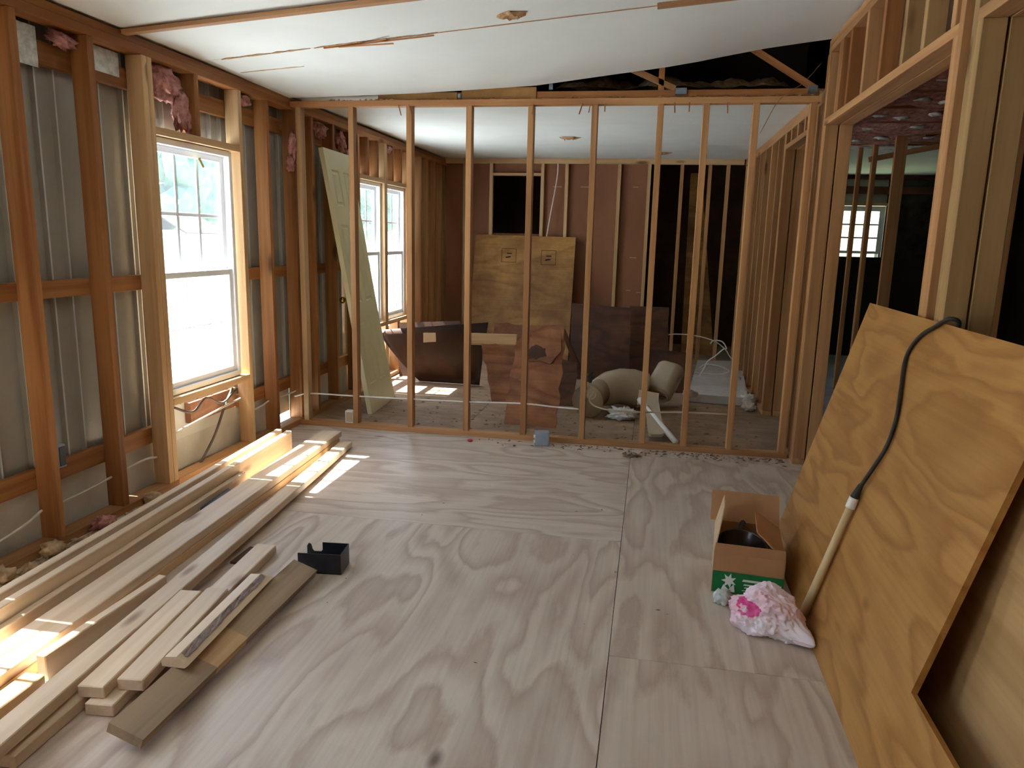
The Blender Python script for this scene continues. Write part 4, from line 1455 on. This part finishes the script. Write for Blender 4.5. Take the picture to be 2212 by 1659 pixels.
def stamp(x0, y0, w, h):
    lw = .005
    for pts in ([(x0, y0), (x0 + w, y0), (x0 + w, y0 + lw), (x0, y0 + lw)], [(x0, y0 + h), (x0 + w, y0 + h), (x0 + w, y0 + h + lw), (x0, y0 + h + lw)], [(x0, y0), (x0 + lw, y0), (x0 + lw, y0 + h), (x0, y0 + h)], [(x0 + w, y0), (x0 + w + lw, y0), (x0 + w + lw, y0 + h), (x0 + w, y0 + h)],
                [(x0 + .05, y0 + .05), (x0 + .11, y0 + .06), (x0 + .11, y0 + .075), (x0 + .05, y0 + .065)], [(x0 + .06, y0 + .10), (x0 + .12, y0 + .10), (x0 + .12, y0 + .112), (x0 + .06, y0 + .112)]):
        mesh_obj('ink_stamp', prism_bm([(a, b) for a, b in pts], .0006), M['black_void'], ps, PS4 @ T(0, 0, .0008))


stamp(.33, 1.13, .17, .16)
stamp(.80, 1.11, .17, .17)


def scrap(label, origin, xa, ya, pts, t, mat, amp=.012, cat='plywood scrap', name='plywood_scrap'):
    return tag(sheet(name, origin, xa, ya, jag(pts, amp, .06, R), t, mat), label, cat)


scrap('reddish broken plywood piece standing nearest behind the partition, taller on the left', (1.44, .42, .002), (1, -.06, 0), (-.02, .26, .62), [(0, 0), (.39, 0), (.40, .66), (.34, .70), (.20, .60), (.10, .70), (.03, .66), (.0, .40)], .014, M['redply'])
scrap('reddish plywood piece with a slanted left edge, behind the front broken piece', (1.20, 1.10, .002), (1, 0, 0), (-.02, .2, .55), [(0, 0), (.42, 0), (.40, .50), (-.14, .50)], .014, M['redply'])
CH = scrap('charred ragged plywood chunk at the top of the reddish broken pile', (1.585, .570, .44), (1, -.05, .05), (0, .26, .62), [(0, .02), (.17, .0), (.25, .10), (.24, .25), (.16, .28), (.02, .25), (-.03, .12)], .016, M['redply'], .02)
sheet('charred_patch', (1.575, .580, .47), (1, -.05, .05), (0, .26, .62), jag([(0, .02), (.07, 0), (.15, .03), (.14, .09), (.06, .12), (.01, .08)], .014, .02, R), .002, M['curl'], CH)
scrap('long ragged reddish board lying across the back of the broken pile', (1.09, 1.62, .44), (1, 0, .015), (0, .1, .5), [(0, -.43), (.62, -.43), (.64, .17), (0, .18)], .016, M['redply'], .01)
board('pale short plank wedged across the reddish broken plywood', (.95, 1.30, .515), (1.36, 1.32, .520), .10, .03, M['new'], None, 'plank', 'board', (0, -.9, .5))
scrap('dark brown plywood panel standing right of the reddish broken pile', (1.70, 2.42, .002), (1, 0, 0), (0, .2, .72), [(0, 0), (.60, 0), (.585, .74), (-.01, .77)], .014, M['darkply'], .006)
scrap('dark reddish panel standing furthest right behind the toilet', (2.26, 2.72, .002), (1, 0, 0), (0, .2, .72), [(0, 0), (.42, 0), (.40, .735), (0, .735)], .014, M['darkply'], .006)
board('upright brown board holding the dark panels behind the toilet', (1.64, 2.3, .50), (1.86, 2.32, .02), .05, .02, M['darkply'], None, 'board', 'board', (0, -1, 0))
scrap('low dark panel put in for the shadow between the broken pile and the toilet', (1.62, 1.15, .002), (1, .05, 0), (0, .5, .5), [(0, 0), (.27, 0), (.27, .45), (.0, .5)], .014, M['darkply'], .01)  # added dark sheet where the gap is only in shadow
scrap('dark brown panel on edge behind the toilet tank', (2.44, 2.0, .002), (1, 0, 0), (0, .15, .5), [(0, 0), (.40, 0), (.40, .38), (0, .40)], .014, M['darkply'], .005)

# toilet
to = empty('toilet', (2.2, 1.15, 0), 'beige toilet bowl tipped on its side behind the partition', 'toilet')


def loft(name, secs, mat, par, seg=20):
    """secs: (centre, axis, rx, ry)"""
    bm = bmesh.new()
    c0 = sum((Vector(s[0]) for s in secs), Vector()) / len(secs)
    prev = None
    first = None
    for c, ax, rx, ry in secs:
        ax = Vector(ax).normalized()
        u = ax.cross(Vector((0, 0, 1))).normalized()
        w = u.cross(ax)
        ring = [bm.verts.new(Vector(c) - c0 + u * rx * math.cos(2 * math.pi * q / seg) + w * ry * math.sin(2 * math.pi * q / seg)) for q in range(seg)]
        if prev:
            for q in range(seg):
                bm.faces.new((prev[q], prev[(q + 1) % seg], ring[(q + 1) % seg], ring[q]))
        else:
            first = ring
        prev = ring
    bm.faces.new(first[::-1])
    bm.faces.new(prev)
    return mesh_obj(name, bm, mat, par, T(*c0), True)


loft('bowl', [((2.43, 1.28, .155), (1, .2, -.25), .10, .10), ((2.42, 1.28, .157), (1, .2, -.25), .168, .148), ((2.40, 1.275, .160), (1, .2, -.25), .172, .152), ((2.34, 1.26, .175), (1, .2, -.25), .165, .155), ((2.25, 1.22, .185), (1, .5, -.2), .165, .150), ((2.17, 1.14, .175), (.8, .8, 0), .145, .140), ((2.10, 1.04, .16), (.5, 1, 0), .105, .115)], M['toilet'], to)
loft('pedestal', [((2.11, 1.05, .16), (.5, 1, .05), .10, .11), ((2.07, .96, .15), (.35, 1, .05), .085, .10), ((2.05, .87, .14), (.25, 1, .08), .095, .115), ((2.035, .80, .135), (.25, 1, .1), .125, .128), ((2.03, .775, .134), (.25, 1, .1), .128, .130)], M['toilet'], to)
loft('rim', [((2.425, 1.28, .157), (1, .2, -.25), .178, .154), ((2.455, 1.287, .150), (1, .2, -.25), .180, .154)], M['toilet'], to)
tk = empty('toilet_tank', (2.62, 1.5, 0), 'beige rounded toilet tank tipped over beside the toilet bowl', 'tank')


def rbox(name, lx, ly, lz, rad, mat, par, m4, seg=5):
    bm = bmesh.new()
    bmesh.ops.create_cube(bm, size=1)
    bmesh.ops.scale(bm, vec=(lx, ly, lz), verts=bm.verts)
    es = [e for e in bm.edges if abs((e.verts[0].co - e.verts[1].co).normalized().z) > .9]
    bmesh.ops.bevel(bm, geom=es, offset=rad, segments=seg, affect='EDGES')
    bmesh.ops.bevel(bm, geom=[e for e in bm.edges if len(e.link_faces) == 2 and e.calc_face_angle() > .8], offset=.008, segments=2, affect='EDGES')
    return mesh_obj(name, bm, mat, par, m4, False)


az = Vector((.30, .62, .50)).normalized()
ax_ = Vector((1, -.35, -.15))
ax_ = (ax_ - az * ax_.dot(az)).normalized()
ay = az.cross(ax_)
tc_ = Vector((2.625, 1.42, .215))
TK4 = Matrix(((ax_.x, ay.x, az.x, tc_.x), (ax_.y, ay.y, az.y, tc_.y), (ax_.z, ay.z, az.z, tc_.z), (0, 0, 0, 1)))


def rounded(name, lx, ly, lz, rad, mat, par, m4):
    bm = bmesh.new()
    prev = first = None
    for z, ins in ((-.5 * lz, .02), (-.5 * lz + .006, .006), (-.5 * lz + .02, 0), (.5 * lz - .03, 0), (.5 * lz - .01, .008), (.5 * lz, .03)):
        ring = []
        r_ = rad - ins * .5
        for qx, qy, a0 in ((1, 1, 0), (-1, 1, 90), (-1, -1, 180), (1, -1, 270)):
            for k in range(7):
                a = math.radians(a0 + 15 * k)
                ring.append(bm.verts.new((qx * (lx / 2 - ins - r_) + math.cos(a) * r_, qy * (ly / 2 - ins - r_) + math.sin(a) * r_, z)))
        if prev:
            for q in range(28):
                bm.faces.new((prev[q], prev[(q + 1) % 28], ring[(q + 1) % 28], ring[q]))
        else:
            first = ring
        prev = ring
    bm.faces.new(first[::-1])
    bm.faces.new(prev)
    return mesh_obj(name, bm, mat, par, m4, True)


rounded('tank_body', .24, .17, .33, .075, M['toilet'], tk, TK4)
rounded('tank_base', .20, .13, .008, .06, M['tancable'], tk, TK4 @ T(0, 0, -.166))
tag(sheet('tank_lid', (2.455, .80, .185), (1, .08, .05), (.31, -.60, -.16), [(0, .02), (.02, 0), (.09, 0), (.11, .02), (.11, .58), (.09, .60), (.02, .60), (0, .58)], .022, M['toilet']), 'beige tank lid slanting to the floor in front of the tank', 'lid')
tag(tube('white_pipe', [(2.43, .75, .18), (2.565, .44, .10), (2.695, .14, .026)], .02, M['whitepl'], None, k=2, seg=12), 'white plastic pipe sloping to the floor before the beige lid', 'pipe')
tag(lump('crumpled_bag', (2.30, .80, .045), (.10, .07, .048), M['whitepl'], None, 4, .7, 3.0, 5, flat=-.04), 'crumpled white plastic bag under the tipped toilet bowl', 'bag')
tag(lump('wire_tangle', (2.03, .90, .30), (.03, .03, .035), M['wire'], None, 3, .8, 4, 2), 'dark tangled wire end on top of the toilet foot', 'wire')
tag(sheet('cardboard_scrap', (2.42, 1.02, .20), (1, -.1, -.05), (0, -.5, -.35), [(0, 0), (.16, .01), (.17, .12), (.01, .16)], .004, M['cardin']), 'pale cardboard scrap under the toilet tank', 'cardboard')
# pale pad, crumbs and cable loops at the right rear
tag(sheet('foam_slab', (2.84, 1.62, .075), (1, -.08, 0), (.09, 1, 0), [(0, 0), (.50, 0), (.50, 2.1), (.03, 2.0)], .07, M['pad']), 'pale grey foam slab flat on the rear floor right of the toilet', 'foam slab')
tag(lump('foam_lump', (2.85, 1.50, .10), (.06, .035, .03), M['crumble'], None, 3, .5, 3, 7, flat=-.028), 'white foam lump on the corner of the foam slab', 'foam lump')
for i, (x, y, s) in enumerate(((3.33, 1.42, .055), (3.35, 1.62, .06), (3.36, 1.95, .05), (3.34, 2.5, .05))):
    tag(lump('foam_lump', (x, y, s * .8), (s, s, s * .9), M['crumble'], None, 3, .6, 3, 20 + i, flat=-s * .75), ('white crumbly foam lump nearest the doorway in the right rear wall', 'second white foam lump along the right rear wall', 'third white foam lump along the right rear wall', 'furthest white foam lump along the right rear wall')[i], 'foam lump')
tag(tube('electric_cable', [(2.643, 3.0, .398), (2.703, 3.0, .425), (2.859, 3.0, .428), (3.01, 3.0, .41), (3.153, 3.0, .369), (3.261, 3.0, .292), (3.319, 3.0, .212), (3.41, 3.0, .15)], .006, M['cable']), 'white cable arching out over the rear floor from the right wall', 'cable')
tag(tube('electric_cable', [(2.982, 2.6, .15), (3.047, 2.6, .189), (3.159, 2.6, .181), (3.24, 2.6, .155), (3.272, 2.6, .13), (3.21, 2.6, .10), (3.08, 2.6, .095), (2.941, 2.6, .10)], .006, M['cable']), 'white cable loop lying low on the grey foam slab', 'cable')
tag(tube('electric_cable', [(2.98, 2.5, .084), (3.02, 2.5, .15), (3.053, 2.5, .235), (3.12, 2.5, .29), (3.19, 2.5, .36), (3.22, 2.5, .372), (3.175, 2.5, .435), (3.095, 2.5, .44), (3.066, 2.5, .41)], .006, M['cable']), 'white cable end curling up above the grey foam slab', 'cable')
tag(sheet('loose_board', (2.86, 4.55, .0), (1, 0, 0), (.06, .05, 1), [(.02, 0), (.42, 0), (.13, 2.2), (0, 2.2)], .02, M['plyst']), 'tapering brown board leaning in the dark room behind the rear wall', 'board')
sheet('floor_board', (5.0, 5.12, 0), (1, 0, 0), (0, .02, 1), [(-.55, 0), (2.3, 0), (2.3, 1.245), (-.55, 1.245)], .02, M['black_void'])
tag(bpy.data.objects['floor_board'], 'dark board standing under the small window of the far right room', 'panel')
bpy.data.objects['floor_board'].name = 'dark_board'
chips('rear_rubble', M['dirt'], 420, lambda r: (r.uniform(.2, 3.3), .1 + 1.6 * r.random() ** 1.4, .0008), .018, 'dark rubble scattered on the back room floor', seed=11)

# daylight sampling help at the window openings (portals give off nothing themselves)
for yc, w, zc, h in ((-1.045, .75, 1.16, 1.33), (1.525, .57, 1.2, 1.25), (2.19, .57, 1.2, 1.25), (-3.325, .73, 1.16, 1.33), (-5.15, .97, 1.16, 1.33)):
    sky_portal(-.16, yc, zc, w, h, (1, 0, 0))
